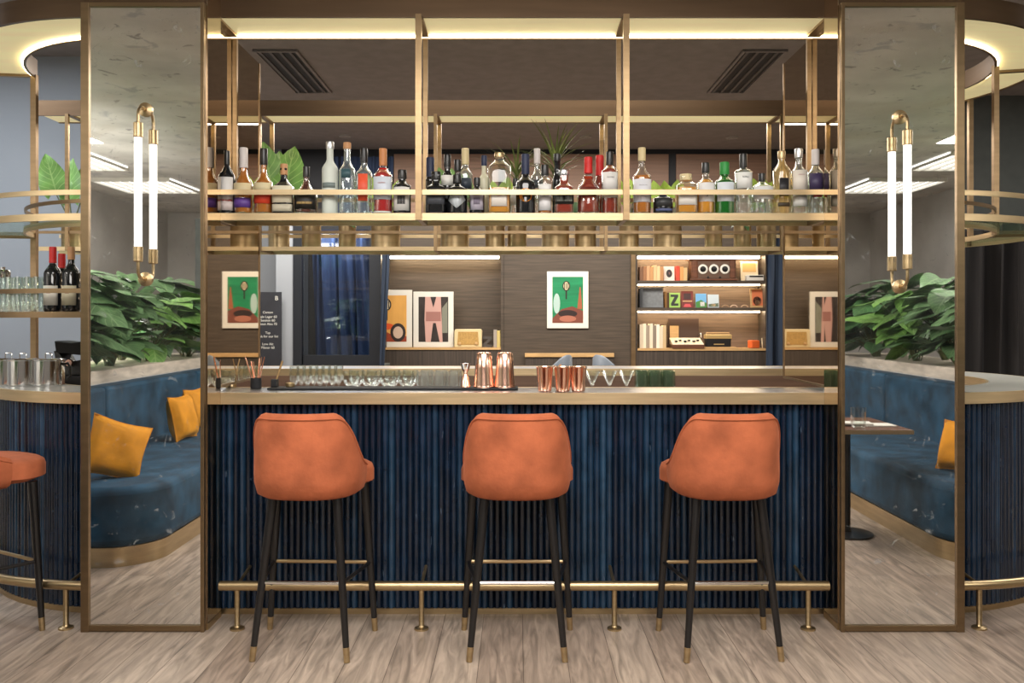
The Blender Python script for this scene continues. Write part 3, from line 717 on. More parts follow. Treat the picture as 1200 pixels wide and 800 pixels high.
B(266, 19, 176.5, YB1, 'dark', None, 'black', [(.22, .80*.72, (222, 218, 214), 62), (.06, .215, (205, 190, 186), 62), (.20, .235, (190, 70, 60), 62)], 'dark wine-shaped bottle with a white label banded red, at the end of the shelf', .56, .80, .28, capl=.22)
B(285.5, 22, 173, YB1, 'clear', 'whisky', 'foil', [(.30, .46, (220, 202, 160), 66), (.10, .24, (92, 60, 140), 60)], 'amber bottle with white neck foil and a purple band on its label', .42, .66, .36, capl=.30)
B(309, 22, 174, YB1, 'clear', 'whisky', 'black', [(.34, .47, (222, 208, 168), 66), (.16, .33, (214, 66, 40), 60)], 'amber bottle with a black cap over a cream and orange-red label', .44, .64, .34, capl=.25)
B(332.8, 23.5, 192, YB1, 'dark', None, 'cork', [(.22, .55, (224, 216, 190), 58, 0, ('BULLEIT', .010, (30, 30, 30), .62)), (.05, .19, (196, 188, 166), 58)], 'short dark bottle with a pale stopper and a broad cream label', .50, .70, .30, 5., capl=.22)
B(359, 27, 195, YB1, 'clear', 'tawny', 'black', [(.10, .42, (26, 22, 20), 62), (.20, .25, (168, 140, 90), 40)], 'squat pear-shaped tawny bottle with a black label, beside the frosted bottle', .36, .70, .24, capl=.22)
B(386.7, 18.5, 166, YB1, 'frost', None, 'silver', [(.36, .43, (120, 132, 130), 50)], 'tall frosted white bottle with a silver cap', .62, .76, .42, capl=.10)
B(406.8, 19, 167, YB1, 'clear', 'water', 'cork', [(.50, .62, (52, 84, 92), 34)], 'tall clear bottle with a pinkish cork stopper, next to the frosted bottle', .60, .74, .40, capl=.09)
B(426.6, 19.5, 173.5, YB1, 'clear', 'water', 'black', [(.20, .60, (226, 88, 58), 34)], 'clear bottle with a black cap and an orange-red printed panel', .60, .74, .36, capl=.22)
B(448.9, 22.5, 174, YB1, 'clear', 'red', 'copper', [(.22, .56, (206, 214, 226), 66, 0, ('CAMPARI', .009, (170, 60, 60), .72)), (.02, .045, (210, 210, 205), 66)], 'bright red bottle with a tall copper-coloured stopper and pale blue label', .58, .72, .34, capl=.26, level=.70)
B(471.3, 20.5, 199, YB1, 'dark', None, 'black', [(.08, .60, (222, 220, 216), 62), (.22, .40, (60, 60, 62), 26)], 'squat black bottle with a white label printed black, against the brass post', .62, .76, .42, capl=.20)
# second bay
B(511, 22.5, 201, YB1, 'dark', None, 'black', [(.22, .46, (66, 70, 78), 52)], 'wide square-shouldered black bottle with a dark grey label', .60, .74, .40, 5., capl=.20)
B(504.2, 11, 184.5, YB2, 'dark', None, 'navy', [], 'thin dark bottle with a navy neck half hidden behind the square black bottle', .6, .74, .7, capl=.34)
B(524.3, 15, 181, YB2, 'dark', None, 'black', [(.50, .66, (228, 226, 220), 62), (.80, .88, (228, 226, 220), 0.1)], 'tall dark bottle with a white shoulder label behind the black bottles', .62, .74, .44, capl=.20)
B(535.8, 23.5, 204.5, YB1, 'dark', None, 'black', [(.14, .56, (206, 214, 220), 56, 'diamond', ("HENDRICK'S", .0085, (40, 44, 50), .62))], 'round black apothecary bottle with a pale diamond label', .62, .78, .34, capl=.22)
B(536.2, 11, 187, YB2, 'brown', None, 'black', [], 'slim brown bottle with a black cap behind the diamond-label bottle', .6, .72, .6, capl=.2)
B(545.2, 17, 173.7, YB2, 'clear', 'water', 'cream', [(.40, .56, (48, 58, 70), 60)], 'tall clear bottle with a long cream neck, in the back row beside the diamond label', .62, .74, .42, capl=.24)
B(559, 17.5, 208, YB1, 'dark', None, 'black', [(.12, .56, (186, 180, 196), 56), (.26, .44, (120, 112, 130), 26)], 'small dark apothecary bottle with a lavender label', .60, .76, .36, capl=.22)
B(567.3, 13, 182, YB2, 'cloud', None, 'navy', [], 'cloudy pale yellow bottle with a navy cap, in the back row', .60, .72, .42, capl=.17)
B(585.2, 27, 179, YB1, 'clear', 'amber', 'brass', [(.12, .40, (228, 222, 214), 34, 0, ('GIN', .012, (180, 70, 50), .6))], 'broad-shouldered clear bottle half full of amber with a small square white label', .74, .90, .36, 5., capl=.08, level=.42)
B(604, 13, 209, YB2, 'clear', 'water', 'black', [(.30, .62, (224, 222, 216), 62)], 'small clear bottle with a white label between the amber and the dark liqueur bottles', .64, .78, .4, capl=.2)
B(615.8, 22.5, 180.6, YB1, 'dark', None, 'navy', [(.20, .42, (236, 146, 40), 50, 'round')], 'black liqueur bottle with a navy neck and a round orange label', .50, .66, .34, capl=.33)
B(629.5, 14, 174, YB2, 'clear', 'water', 'foil', [(.42, .54, (60, 66, 72), 60)], 'clear bottle with a white foil neck behind the orange-label bottle', .58, .70, .44, capl=.22)
B(638.5, 16, 193, YB1, 'clear', 'whisky', 'black', [(.08, .40, (224, 222, 224), 62), (.44, .60, (230, 228, 226), 62)], 'slim bottle with white labels, black cap and a little whisky at its foot', .66, .76, .46, capl=.22, level=.4)
B(653, 11.5, 180, YB2, 'dark', None, 'black', [], 'slim black bottle with a small white neck tag behind the squat silver-capped bottle', .56, .70, .6, capl=.12)
B(660.8, 22, 199, YB1, 'clear', 'rum', 'silver', [(.22, .52, (22, 22, 22), 56), (.28, .46, (140, 146, 140), 44), (.31, .43, (30, 40, 36), 40)], 'squat dark red bottle with a silver cap and black shield label', .58, .72, .46, 5., capl=.12)
B(689.4, 26.5, 184, YB1, 'clear', 'rum', 'red', [(.30, .46, (96, 30, 22), 40, 0, ('40', .024, (214, 190, 170), .5))], 'broad deep red bottle sealed with red wax and marked 40', .40, .72, .30, 0, capl=.13, level=.66)
B(702.8, 13, 182, YB2, 'clear', 'rum', 'red', [], 'slim red-capped bottle behind the one marked 40', .52, .68, .6, capl=.12, level=.7)
B(714.5, 19.5, 177.5, YB1, 'clear', 'rum', 'black', [(.36, .66, (226, 224, 220), 60, 0, ("MICHTER'S", .0075, (40, 40, 40), .72)), (.26, .345, (214, 206, 196), 60)], 'red-brown bottle with a white arched label and tall black cap', .68, .80, .36, capl=.22, level=.8)
# third bay
B(734.5, 9, 205, YB2, 'clear', 'water', 'cork', [], 'small textured clear bottle just past the brass post', .7, .82, .5, capl=.12)
B(752.2, 21.5, 173, YB1, 'clear', 'whisky', 'cream', [(.18, .52, (222, 222, 228), 66, 0, ('MACALLAN', .0075, (90, 90, 96), .72))], 'whisky bottle with a cream cap and tall white label', .54, .72, .34, capl=.20, level=.58)
B(777, 23, 222, YB1, 'dark', None, 'navy', [(.30, .62, (44, 46, 48), 56), (.12, .22, (84, 92, 130), 56)], 'low green-black bottle with a navy cap and grey lettering', .62, .76, .32, capl=.26)
B(803.7, 23.5, 204, YB1, 'clear', 'amber', 'cream', [(.22, .56, (228, 224, 216), 44)], 'square amber bottle with a wide cream cap and white label', .70, .82, .50, 6., capl=.16, level=.66)
B(826.9, 20.5, 190.5, YB1, 'clear', 'amber', 'black', [(.24, .60, (226, 224, 222), 60, 0, ('J', .030, (30, 30, 30), .42))], 'amber whisky bottle with a black cap and a white label marked J', .58, .72, .36, capl=.20, level=.66)
B(849, 22.5, 190, YB1, 'green', None, 'green', [(.24, .60, (214, 220, 226), 60)], 'green bottle with a bright green cap and white label', .60, .74, .40, capl=.24)
B(871, 20, 180, YB1, 'clear', 'water', 'black', [(.42, .68, (230, 230, 226), 64, 0, ('ROKU', .011, (40, 40, 40), .7))], 'clear bottle with a tall black cap and a white label high on its shoulder', .70, .78, .36, capl=.24)
B(893, 25.5, 203, YB1, 'clear', 'water', 'black', [(.36, .66, (226, 226, 224), 62)], 'squat round clear bottle with a white band label', .62, .82, .26, capl=.20)
B(916, 21, 177, YB1, 'gold', None, 'brass', [(.28, .56, (34, 34, 38), 30), (.12, .18, (60, 50, 36), 40)], 'ornate gold bottle with a brass cap and a black plaque', .66, .84, .36, capl=.12)
B(936, 19, 174, YB1, 'clear', 'water', 'silver', [(.34, .66, (228, 220, 208), 62, 0, ('OLMECA', .0075, (150, 50, 60), .78)), (.12, .30, (206, 206, 200), 62)], 'clear bottle with a silver cap and large cream label, between gold and violet ones', .62, .76, .40, capl=.14)
B(955.5, 18.5, 175, YB1, 'clear', 'water', 'foil', [(.36, .62, (60, 50, 84), 62), (.26, .34, (176, 50, 64), 30)], 'clear bottle with a dark violet label, last one before the side mirror', .62, .76, .40, capl=.24)
# ================================================================== LEAVES AND PLANTS
def leaf_verts(L, Wd, base, ax, up, curl=.25, fold=.18, kind='heart', n=9):
    """one leaf blade from base along ax; returns verts, faces"""
    ax = ax.normalized(); sd = ax.cross(up).normalized(); nv = sd.cross(ax).normalized()
    vs = []; fs = []
    for i in range(n+1):
        t = i/n
        if kind == 'heart': wv = (math.sin(PI*min(1, (t+.12)/1.12)**.72))**.85 if t < 1 else 0
        elif kind == 'blade': wv = (1-t)**.6*min(1, .3+t*5)
        else: wv = math.sin(PI*t**.8)**.8 if 0 < t < 1 else .02
        wv = max(wv, .01)*Wd/2
        c = base+ax*(L*(t if kind != 'heart' else t-.12))+nv*(-curl*L*t*t)
        for j in (-1, -.5, 0, .5, 1):
            rip = .03*L*math.sin(t*9)*abs(j) if kind == 'heart' else 0
            back = -.16*L*abs(j)**2*(1-t)**2 if kind == 'heart' else 0
            vs.append(c+sd*(wv*j)+nv*(fold*wv*abs(j)*1.2+rip-.25*wv*abs(j)**2)+ax*back)
    for i in range(n):
        for j in range(4): a = i*5+j; fs.append((a, a+1, a+6, a+5))
    return vs, fs
def plant_mesh(kind, seed, h, spread, count, size, m_leaf, m_stem, aim=None):
    """returns (stem MB, leaf MB) around the local origin"""
    r = random.Random(seed); st = MB(); lf = MB()
    lf.uv = []
    def put(vs, fs):
        n_ = len(vs)//5-1; lf.uv += [((q % 5-2)/2, (q//5)/n_) for q in range(len(vs))]; lf.add(vs, fs)
    for k in range(count):
        a = 2*PI*(k+.5*r.random())/count*1.618*count if kind != 'spiky' else 2*PI*k/count*2.4
        if aim is not None and r.random() < .6: a = aim+r.uniform(-1.1, 1.1)
        if kind == 'spiky':
            el = r.uniform(.45, 1.42); L = h*r.uniform(.75, 1.1)
            if k == 0: st.tube([(0, 0, 0), (.01, 0, spread*.5), (0, 0, spread+.03)], [.011, .009, .008], 7)
            d = Vector((math.cos(a)*math.cos(el), .6*math.sin(a)*math.cos(el), math.sin(el)))
            vs, fs = leaf_verts(L, size, Vector((0, 0, spread*(.75+.3*r.random()))), d, Vector((0, 0, 1)), r.uniform(.3, .6), .3, 'blade', 10); put(vs, fs); continue
        if kind == 'upright':
            x_ = spread*(2*(k+.5)/count-1)+r.uniform(-.02, .02); L = size*r.uniform(.75, 1.1); zb_ = max(.02, h-L*r.uniform(.85, 1.1)-.1*h*(k % 2))
            tip = Vector((x_*.7, r.uniform(-.03, .02), zb_)); st.tube([(0, 0, 0), (x_*.3, 0, zb_*.5), tip], [.006, .005, .004], 5)
            vs, fs = leaf_verts(L, L*r.uniform(.68, .8), tip+Vector((0, 0, .12*L)), Vector((x_*1.6, r.uniform(-.15, .2), 1)), Vector((r.uniform(-.5, .5), -1, .25)), r.uniform(.05, .2), r.uniform(.1, .3), 'heart')
            put(vs, fs); continue
        hh = h*r.uniform(.25, 1.0); rad = spread*(.25+.75*r.random())*(1.1-.4*hh/h)
        tip = Vector((math.cos(a)*rad, math.sin(a)*rad, hh)); b0 = Vector((math.cos(a)*.02, math.sin(a)*.02, 0))
        mid = (b0+tip)/2+Vector((0, 0, .12*h)); mid.x *= .6; mid.y *= .6
        pts = [b0*(1-t)**2+mid*2*t*(1-t)+tip*t*t for t in (0, .25, .5, .75, 1)]
        st.tube(pts, [.005, .0045, .004, .0035, .003], 5)
        out = Vector((math.cos(a), math.sin(a), r.uniform(-.55, .25)))
        L = size*r.uniform(.65, 1.2)
        vs, fs = leaf_verts(L, L*r.uniform(.62, .82), tip, out, Vector((r.uniform(-.3, .3), r.uniform(-.3, .3), 1)), r.uniform(.1, .4), r.uniform(.1, .35), 'heart')
        put(vs, fs)
    return st, lf
def build_plant(parent, kind, seed, h, spread, count, size, ml, z=0, aim=None):
    st, lf = plant_mesh(kind, seed, h, spread, count, size, ml, STEMM, aim)
    M = Matrix.Translation((0, 0, z))
    if st.v: st.xf(M).build('stems', STEMM, parent)
    return lf.xf(M).build('leaves', ml, parent, 70)

LEAFD = mat('grassy_leaf', (.14, .18, .05, 1), .45, 0, .4, (9, 9, 9))
# pots along the far glass shelf
YP = 2*CYB-.155-.0; ZPOT = 1.9852
def pot(px, w, label, plant=None, y=None):
    y = YP if y is None else y
    x = X(px, y); r = w/2/F*(y+CAMD)
    t = thing('potted_plant', label, 'plant', (x, y, ZPOT), 0, 'brass pots on the far shelf')
    H = .165
    MB().lathe([(r*.96, 0), (r, .004), (r, H-.006), (r*1.02, H), (r*.95, H), (r*.93, H-.03), (0, H-.032)], n=28).build('pot', BRASS, t)
    MB().lathe([(r*.92, H-.031), (r*.5, H-.026), (0, H-.024)], n=20).build('soil', SOIL, t)
    if plant: build_plant(t, *plant, z=H-.028)
    return t
pot(327, 24, 'brass pot with broad light-green leaves rising behind the pale-stoppered short bottle', ('upright', 3, .66, .13, 3, .42, LEAFL))
pot(365, 22, 'low brass pot behind the tawny pear-shaped bottle', ('heart', 4, .16, .08, 6, .09, LEAF))
pot(407, 20, 'narrow brass pot behind the cork-topped clear bottle', ('heart', 5, .12, .07, 6, .08, LEAF))
pot(452, 34, 'wide brass pot with bright lime leaves behind the bright red bottle', ('upright', 6, .40, .17, 6, .20, LEAFY))
pot(533, 33, 'wide brass pot with green leaves behind the diamond-label bottle', ('upright', 7, .44, .13, 5, .22, LEAFL))
pot(580, 23, 'brass pot with lime leaves under the half-amber bottle', ('upright', 8, .38, .12, 5, .18, LEAFY))
pot(606, 22, 'brass pot with thin arching leaves behind the orange-label bottle', ('spiky', 9, .38, .44, 30, .02, LEAFD))
pot(651, 32, 'wide brass pot with tall spiky grass-like plant above the bottles', ('spiky', 10, .42, .48, 38, .022, LEAFD))
pot(686, 25, 'brass pot with trailing small leaves behind the bottle marked 40', ('upright', 11, .24, .12, 7, .11, LEAF))
pot(737, 23, 'brass pot with lime leaves next to the second brass post', ('upright', 12, .36, .10, 5, .16, LEAFY))
pot(782, 33, 'wide brass pot with lime leaves behind the cream-capped whisky bottle', ('upright', 13, .38, .15, 6, .18, LEAFY))
pot(836, 20, 'narrow brass pot behind the green bottle', ('heart', 14, .12, .07, 7, .07, LEAF))
pot(870, 20, 'narrow brass pot behind the black-capped clear bottle', ('heart', 15, .12, .06, 7, .07, LEAF))
pot(898, 22, 'brass pot with lime leaves behind the ornate gold bottle', ('upright', 16, .38, .13, 6, .18, LEAFY))
pot(84, 22, 'brass pot with very large ribbed leaves at the rounded end of the gantry', ('upright', 31, .58, .22, 3, .33, LEAFL))

# ================================================================== THINGS ON THE COUNTER
ZT = 1.1002
yc = .215
o = MB().box(X(318, .25), X(607, .25), .17, .30, ZT, ZT+.010).build('bar_mat', BLACKM, smooth=0, bevel=.003); tag(o, 'long black rubber bar mat on the counter under the copper shakers', 'mat')
ZM = ZT+.0102
def shaker(px, label):
    d = yc+CAMD; t = thing('cocktail_shaker', label, 'shaker', (X(px, yc), yc, ZM), 0, 'copper cocktail shakers')
    r = .053
    MB().lathe([(r*.9, 0), (r, .003), (r*1.0, .012), (r*.98, .02), (.046, .10), (.0405, .172), (.0375, .176), (.0375, .179), (.0335, .180), (.032, .172), (0, .170)], n=32).build('tin', COPPER, t)
    MB().lathe([(r*1.005, .0), (r*1.03, .004), (r*1.0, .010)], n=32).build('rim', COPPER, t)
shaker(567, 'tall copper shaker tin upside down on the black mat, beside the jigger')
shaker(591.5, 'tall copper shaker tin upside down at the end of the black mat')
t = thing('jigger', 'slim copper hourglass jigger with a dark rim standing on the black mat', 'jigger', (X(545.5, yc), yc, ZM))
MB().lathe([(.026, 0), (.0275, .002), (.021, .045), (.011, .066), (.0095, .072), (.011, .078), (.020, .095)], n=24).build('lower_cup', COPPER, t)
MB().lathe([(.020, .095), (.0265, .124), (.025, .124), (.018, .098), (0, .096)], n=24).build('upper_cup', STEEL, t)
def cup(px, label, y=.10):
    t = thing('copper_cup', label, 'cup', (X(px, y), y, ZT), 0, 'copper cups on the counter')
    MB().lathe([(.030, 0), (.034, .003), (.0355, .02), (.043, .118), (.0455, .122), (.044, .124), (.0415, .118), (.033, .012), (0, .010)], n=32).build('body', COPPER, t)
cup(638.5, 'flared copper cup on the counter, nearest of three to the black mat'); cup(677.5, 'flared copper cup on the counter, beside the stemmed glasses'); cup(659.5, 'flared copper cup in the middle of the three, with a dried flower behind it', .085)
t = thing('dried_flower', 'small dried brown flower standing behind the copper cups', 'flower', (X(655, .26), .26, ZT))
MB().lathe([(.018, 0), (.022, .01), (.02, .07), (.012, .09), (0, .09)], n=14).build('vase', mat('bud_vase', (.2, .1, .07, 1), .4), t)
lf = MB()
for k in range(10):
    a = k*.63; e = .3+.9*rnd.random(); d = Vector((math.cos(a)*math.cos(e), math.sin(a)*math.cos(e), math.sin(e)))
    lf.add(*leaf_verts(.05, .02, Vector((0, 0, .095)), d, Vector((.01, 0, 1)), .2, .2, 'oval', 5))
lf.xf(Matrix.Translation((0, 0, .0))).build('petals', mat('dried_petal', (.38, .17, .07, 1), .7), t)
MB().tube([(0, 0, .085), (0, 0, .10)], .004, 6).build('stem', STEMM, t)
# straws and sticks
def straws(px, y, label, m, n, cupm, hs=.17):
    t = thing('straw_holder', label, 'holder', (X(px, y), y, ZT))
    MB().lathe([(.026, 0), (.028, .004), (.028, .055), (.025, .055), (.024, .01), (0, .008)], n=20).build('holder_cup', cupm, t)
    for k in range(n):
        a = 2*PI*k/n+.3; MB().tube([(math.cos(a)*.010, math.sin(a)*.010, .012), (math.cos(a)*.052-.008, math.sin(a)*.03, hs-.012*(k % 3))], .0032, 6).build('straw', m, t)
straws(300, .27, 'copper straws fanned out of a small dark cup by the side mirror', COPPER, 7, BLACKM, .165)
straws(271, .36, 'pale sticks in a low brass cup close to the side mirror', TAN, 2, BRASS, .15)
t = thing('stick_holder', 'small black holder with one slanted wooden stick at the end of the bar mat', 'holder', (X(322, .24), .24, ZM))
MB().box(-.016, .016, -.02, .02, 0, .04).build('block', BLACKM, t, 0, bevel=.004)
MB().tube([(.006, 0, .03), (.040, 0, .135)], .005, 8).build('stick', TAN, t)
o = MB().lathe([(.020, 0), (.024, .003), (.024, .02), (.020, .022), (.017, .006), (0, .005)], n=20).build('brass_bowl', BRASS); o.location = (X(340, .24), .24, ZM); tag(o, 'tiny brass bowl on the bar mat beside the black stick holder', 'bowl')
# glasses on the low work bench
ZB = .9452
def gprof(kind):
    if kind == 'stem': return [(.030, 0), (.030, .003), (.006, .008), (.0045, .07), (.012, .085), (.030, .11), (.034, .15), (.029, .205), (.028, .205), (.032, .15), (.028, .112), (.006, .09), (0, .089)]
    if kind == 'bowl': return [(.030, 0), (.030, .003), (.006, .008), (.005, .05), (.015, .062), (.046, .095), (.055, .13), (.051, .175), (.0495, .175), (.0535, .13), (.045, .098), (.012, .066), (0, .065)]
    if kind == 'tumbler': return [(.034, 0), (.038, .004), (.042, .09), (.041, .172), (.0395, .172), (.040, .09), (.036, .012), (0, .011)]
    if kind == 'low': return [(.03, 0), (.044, .01), (.05, .06), (.049, .135), (.0475, .135), (.048, .06), (.042, .016), (0, .014)]
    if kind == 'cocktail': return [(.032, 0), (.032, .003), (.006, .008), (.0045, .075), (.010, .082), (.054, .175), (.0525, .175), (.009, .086), (0, .085)]
    if kind == 'high': return [(.030, 0), (.033, .003), (.034, .09), (.034, .185), (.0325, .185), (.0325, .09), (.031, .012), (0, .011)]
def drink(kind, x, y, z, label, group, m=CLEAR, name='drinking_glass', cat='glass'):
    o = MB().lathe(gprof(kind), n=24).build(name, m, None, 45); o.location = (x, y, z); return tag(o, label, cat, group)
GG = glass('green_tumbler_glass', (.78, .86, .78), .06, (.22, .30, .22), .16); CUT = glass('cut_glass', (.95, .96, .95), .15, (.8, .8, .75), .12)
base = {}
def row(kind, pxs, y, label, group, m=CLEAR, name='drinking_glass'):
    first = None
    for j, px in enumerate(pxs):
        for q in (0, 1) if kind in ('stem', 'bowl', 'tumbler') else (0,):
            if first is None: first = drink(kind, X(px, y), y, ZB, label, group, m, name)
            else: dup(first, (X(px, y)+.012*q, y+.13*q, ZB), rnd.random())
row('stem', (345, 360, 375, 390), 1.40, 'clear stemmed glass in the packed group behind the bar mat, nearest the stick holder', 'slim stemmed glasses on the work bench', name='stemmed_glass')
row('bowl', (411.5, 433, 454.5, 476), 1.38, 'clear round-bowled glass in the packed group behind the bar mat', 'round-bowled glasses on the work bench', name='stemmed_glass')
row('tumbler', (495.5, 513, 530.5), 1.40, 'cut glass tumbler packed behind the bar mat, near the jigger', 'cut glass tumblers on the work bench', CUT, 'tumbler')
row('cocktail', (694, 714, 734), 1.40, 'clear V-shaped cocktail glass behind the counter, right after the copper cups', 'V-shaped cocktail glasses', name='cocktail_glass')
row('tumbler', (752, 768, 784), 1.40, 'dark green tumbler behind the counter, next to the V-shaped glasses', 'dark green tumblers on the work bench', GG, 'tumbler')
for j, px in enumerate((262, 281)): pass

# ================================================================== ROUNDED END: GLASSES, WINE, ICE BUCKETS
def polar(r, a): return CXL+r*math.cos(R(a)), CYB+r*math.sin(R(a))
ZLS = 1.5002
fl_ = None
for k, (px, y) in enumerate(((4, .30), (15, .30), (26, .29), (37, .28), (48, .27), (9, .42), (21, .41), (33, .40), (44, .40))):
    o = drink('high', X(px, y), y, ZLS, 'clear highball glass among the glasses on the low shelf beside the wine bottles', 'highball glasses on the low shelf', name='highball_glass')
t = thing('cocktail_strainer_jar', 'glass jar with a steel lid standing behind the highball glasses', 'jar', (X(14, .53)-.05, .53, ZLS))
MB().lathe([(.03, 0), (.04, .004), (.043, .16), (.034, .19), (.033, .19), (.041, .16), (.038, .012), (0, .01)], n=24).build('jar_body', CLEAR, t)
MB().lathe([(.036, .19), (.038, .193), (.038, .225), (.03, .235), (.012, .238), (.012, .25), (0, .252)], n=24).build('lid', STEEL, t)
for px, y, top, cap, lab, ll in ((62, .22, 289, 'red', (214, 208, 196), 'red-capped wine bottle with a white label, nearest the glasses on the low shelf'), (72.5, .33, 297, 'red', (206, 200, 188), 'red-capped wine bottle standing between and behind the other two'), (83.5, .20, 289, 'cork', (206, 196, 168), 'wine bottle with a copper-brown cap and cream label by the pillar')):
    bottle(px, 19.5, top, y, 'dark', None, cap, [(.10, .40, lab, 58), (.28, .33, (150, 60, 50), 14)], ll, .58, .76, .34, capl=.20, zbase=ZLS, group='wine bottles on the low shelf', name='wine_bottle')
def bucket(px, y, w, label):
    r = w/2/F*(y+CAMD); t = thing('steel_pot', label, 'pot', (X(px, y), y, ZT), 0, 'steel pots on the counter')
    H = .135
    MB().lathe([(r*.96, 0), (r, .004), (r, H), (r*1.04, H+.004), (r*1.04, H+.008), (r*.97, H+.006), (r*.95, .01), (0, .01)], n=36).build('body', STEEL, t)
    l = MB().lathe([(r*1.0, H+.006), (r*.9, H+.011), (r*.3, H+.014), (0, H+.014)], n=36).build('lid', STEEL, t)
    MB().tube([(-.018, 0, H+.012), (-.018, 0, H+.036), (-.014, 0, H+.040), (.014, 0, H+.040), (.018, 0, H+.036), (.018, 0, H+.012)], .003, 8).build('lid_handle', STEEL, l)
    return t
bucket(10, .52, 34, 'polished steel lidded pot on the counter, half cut off by the picture edge')
bucket(27, .47, 33, 'polished steel lidded pot on the counter, second from the pillar')
t = bucket(57, .47, 34, 'polished steel lidded pot with a side handle, nearest the pillar')
MB().tube([(.078, 0, .115), (.105, 0, .12), (.118, 0, .10), (.116, 0, .05), (.098, 0, .03)], .008, 10).build('side_handle', BLACK, t)
# dark coffee grinder at the back of the counter beside the pillar
t = thing('coffee_grinder', 'dark machine standing on the counter behind the steel pots', 'machine', (X(87, 1.0), 1.0, 0))
MB().box(-.12, .12, -.10, .12, 0, 1.12).build('stand', BLACKM, t, 0, bevel=.006)
MB().prism([(-.05, 1.12), (.10, 1.12), (.10, 1.22), (-.02, 1.20), (-.06, 1.27), (-.09, 1.27), (-.07, 1.18)], -.07, .07, 'y').build('body', BLACK, t, 0, bevel=.006)
MB().prism([(-.07, 1.26), (.12, 1.24), (.13, 1.33), (.02, 1.32), (-.08, 1.33)], -.08, .08, 'y').build('hopper', BLACKM, t, 0, bevel=.006)
MB().lathe([(.012, 0), (.02, .0), (.02, .02), (0, .02)], n=14).xf(Matrix.Translation((.02, -.085, 1.20)) @ Matrix.Rotation(PI/2, 4, 'X')).build('knob', COPPER, t)

# ================================================================== FAR WALL: PICTURES, SHELVES, BOOKS
def shape(mb_pts, name, m, parent, y, th=.002):
    return MB().prism(mb_pts, y-th, y, 'y').build(name, m, parent, 0)
def ell(cx, cz, rx, rz, n=20, a0=0, a1=360): return [(cx+rx*math.cos(R(a0+(a1-a0)*k/n)), cz+rz*math.sin(R(a0+(a1-a0)*k/n))) for k in range(n if a1-a0 == 360 else n+1)]
def picture(px0, px1, py0, py1, y, label, art, frame=WHITE, border=.13, tilt=0., zb=None):
    x0, x1, zt, z0 = X(px0, y), X(px1, y), Z(py0, y), Z(py1, y)
    w_, h_ = x1-x0, zt-z0
    t = thing('framed_picture', label, 'picture', ((x0+x1)/2, y, z0)); t.rotation_euler = (tilt, 0, 0)
    MB().box(-w_/2, w_/2, -.012, .012, 0, h_).build('frame', frame, t, 0, bevel=.003)
    bw = border*w_
    MB().box(-w_/2+bw*.25, w_/2-bw*.25, -.0135, -.012, bw*.25, h_-bw*.25).build('mat_board', WHITE, t, 0)
    iw, ih = w_/2-bw, h_-2*bw
    art(t, iw, bw, ih)
    return t
def mic(p, cx, cz, s, y):
    shape(ell(cx, cz, .16*s, .21*s), 'microphone_head', col(30, 26, 24), p, y-.001)
    shape(ell(cx, cz, .115*s, .165*s), 'microphone_grille', col(214, 196, 160), p, y-.0025)
    for k in (-1, 0, 1): shape([(cx+.07*s*k-.018*s, cz-.13*s), (cx+.07*s*k+.018*s, cz-.13*s), (cx+.07*s*k+.018*s, cz+.13*s), (cx+.07*s*k-.018*s, cz+.13*s)], 'grille_bar', col(40, 34, 30), p, y-.004)
    shape([(cx-.03*s, cz-.55*s), (cx+.03*s, cz-.55*s), (cx+.03*s, cz-.2*s), (cx-.03*s, cz-.2*s)], 'microphone_stand', col(36, 30, 28), p, y-.001)
def art_green(t, iw, b, ih):
    p = MB().box(-iw, iw, -.0145, -.0135, b, b+ih).build('print', mat('green_print', srgb(26, 120, 78), .35, 0, .25, (1.5, 1, 14)), t, 0); y = -.0146
    W2 = 2*iw
    shape([(-iw, b), (iw, b), (iw, b+.26*ih), (iw*.3, b+.36*ih), (-iw*.4, b+.30*ih), (-iw, b+.1*ih)], 'car_body', col(112, 60, 46), p, y)
    shape(ell(0, b+.20*ih, iw*.62, ih*.08), 'car_window', col(40, 26, 24), p, y-.001)
    shape(ell(0, b+.09*ih, iw*.55, ih*.07), 'car_bonnet', col(160, 100, 80), p, y-.002)
    shape([(iw*.62, b+.3*ih), (iw*.95, b+.3*ih), (iw*.84, b+.78*ih), (iw*.78, b+.78*ih)], 'tower', col(150, 84, 54), p, y)
    shape(ell(-iw*.72, b+.42*ih, iw*.22, ih*.22), 'pale_glow', col(160, 184, 178), p, y)
    mic(p, -.02, b+.80*ih, ih*.52, y)
def art_orange(t, iw, b, ih):
    p = MB().box(-iw, iw, -.0145, -.0135, b, b+ih).build('print', mat('orange_print', srgb(214, 160, 84), .4, 0, .12, (8, 1, 2)), t, 0); y = -.0146
    shape([(-iw, b), (iw, b), (iw, b+.12*ih), (0, b+.16*ih), (-iw, b+.34*ih)], 'ground', col(142, 60, 36), p, y)
    shape(ell(iw*.45, b+.20*ih, iw*.50, ih*.20), 'wheel', col(44, 34, 32), p, y-.001)
    shape(ell(iw*.45, b+.20*ih, iw*.32, ih*.13), 'wheel_hub', col(196, 170, 150), p, y-.002)
    shape(ell(-iw*.35, b+.33*ih, iw*.55, ih*.07), 'car_body', col(206, 84, 40), p, y-.0005)
    mic(p, -iw*.28, b+.80*ih, ih*.62, y)
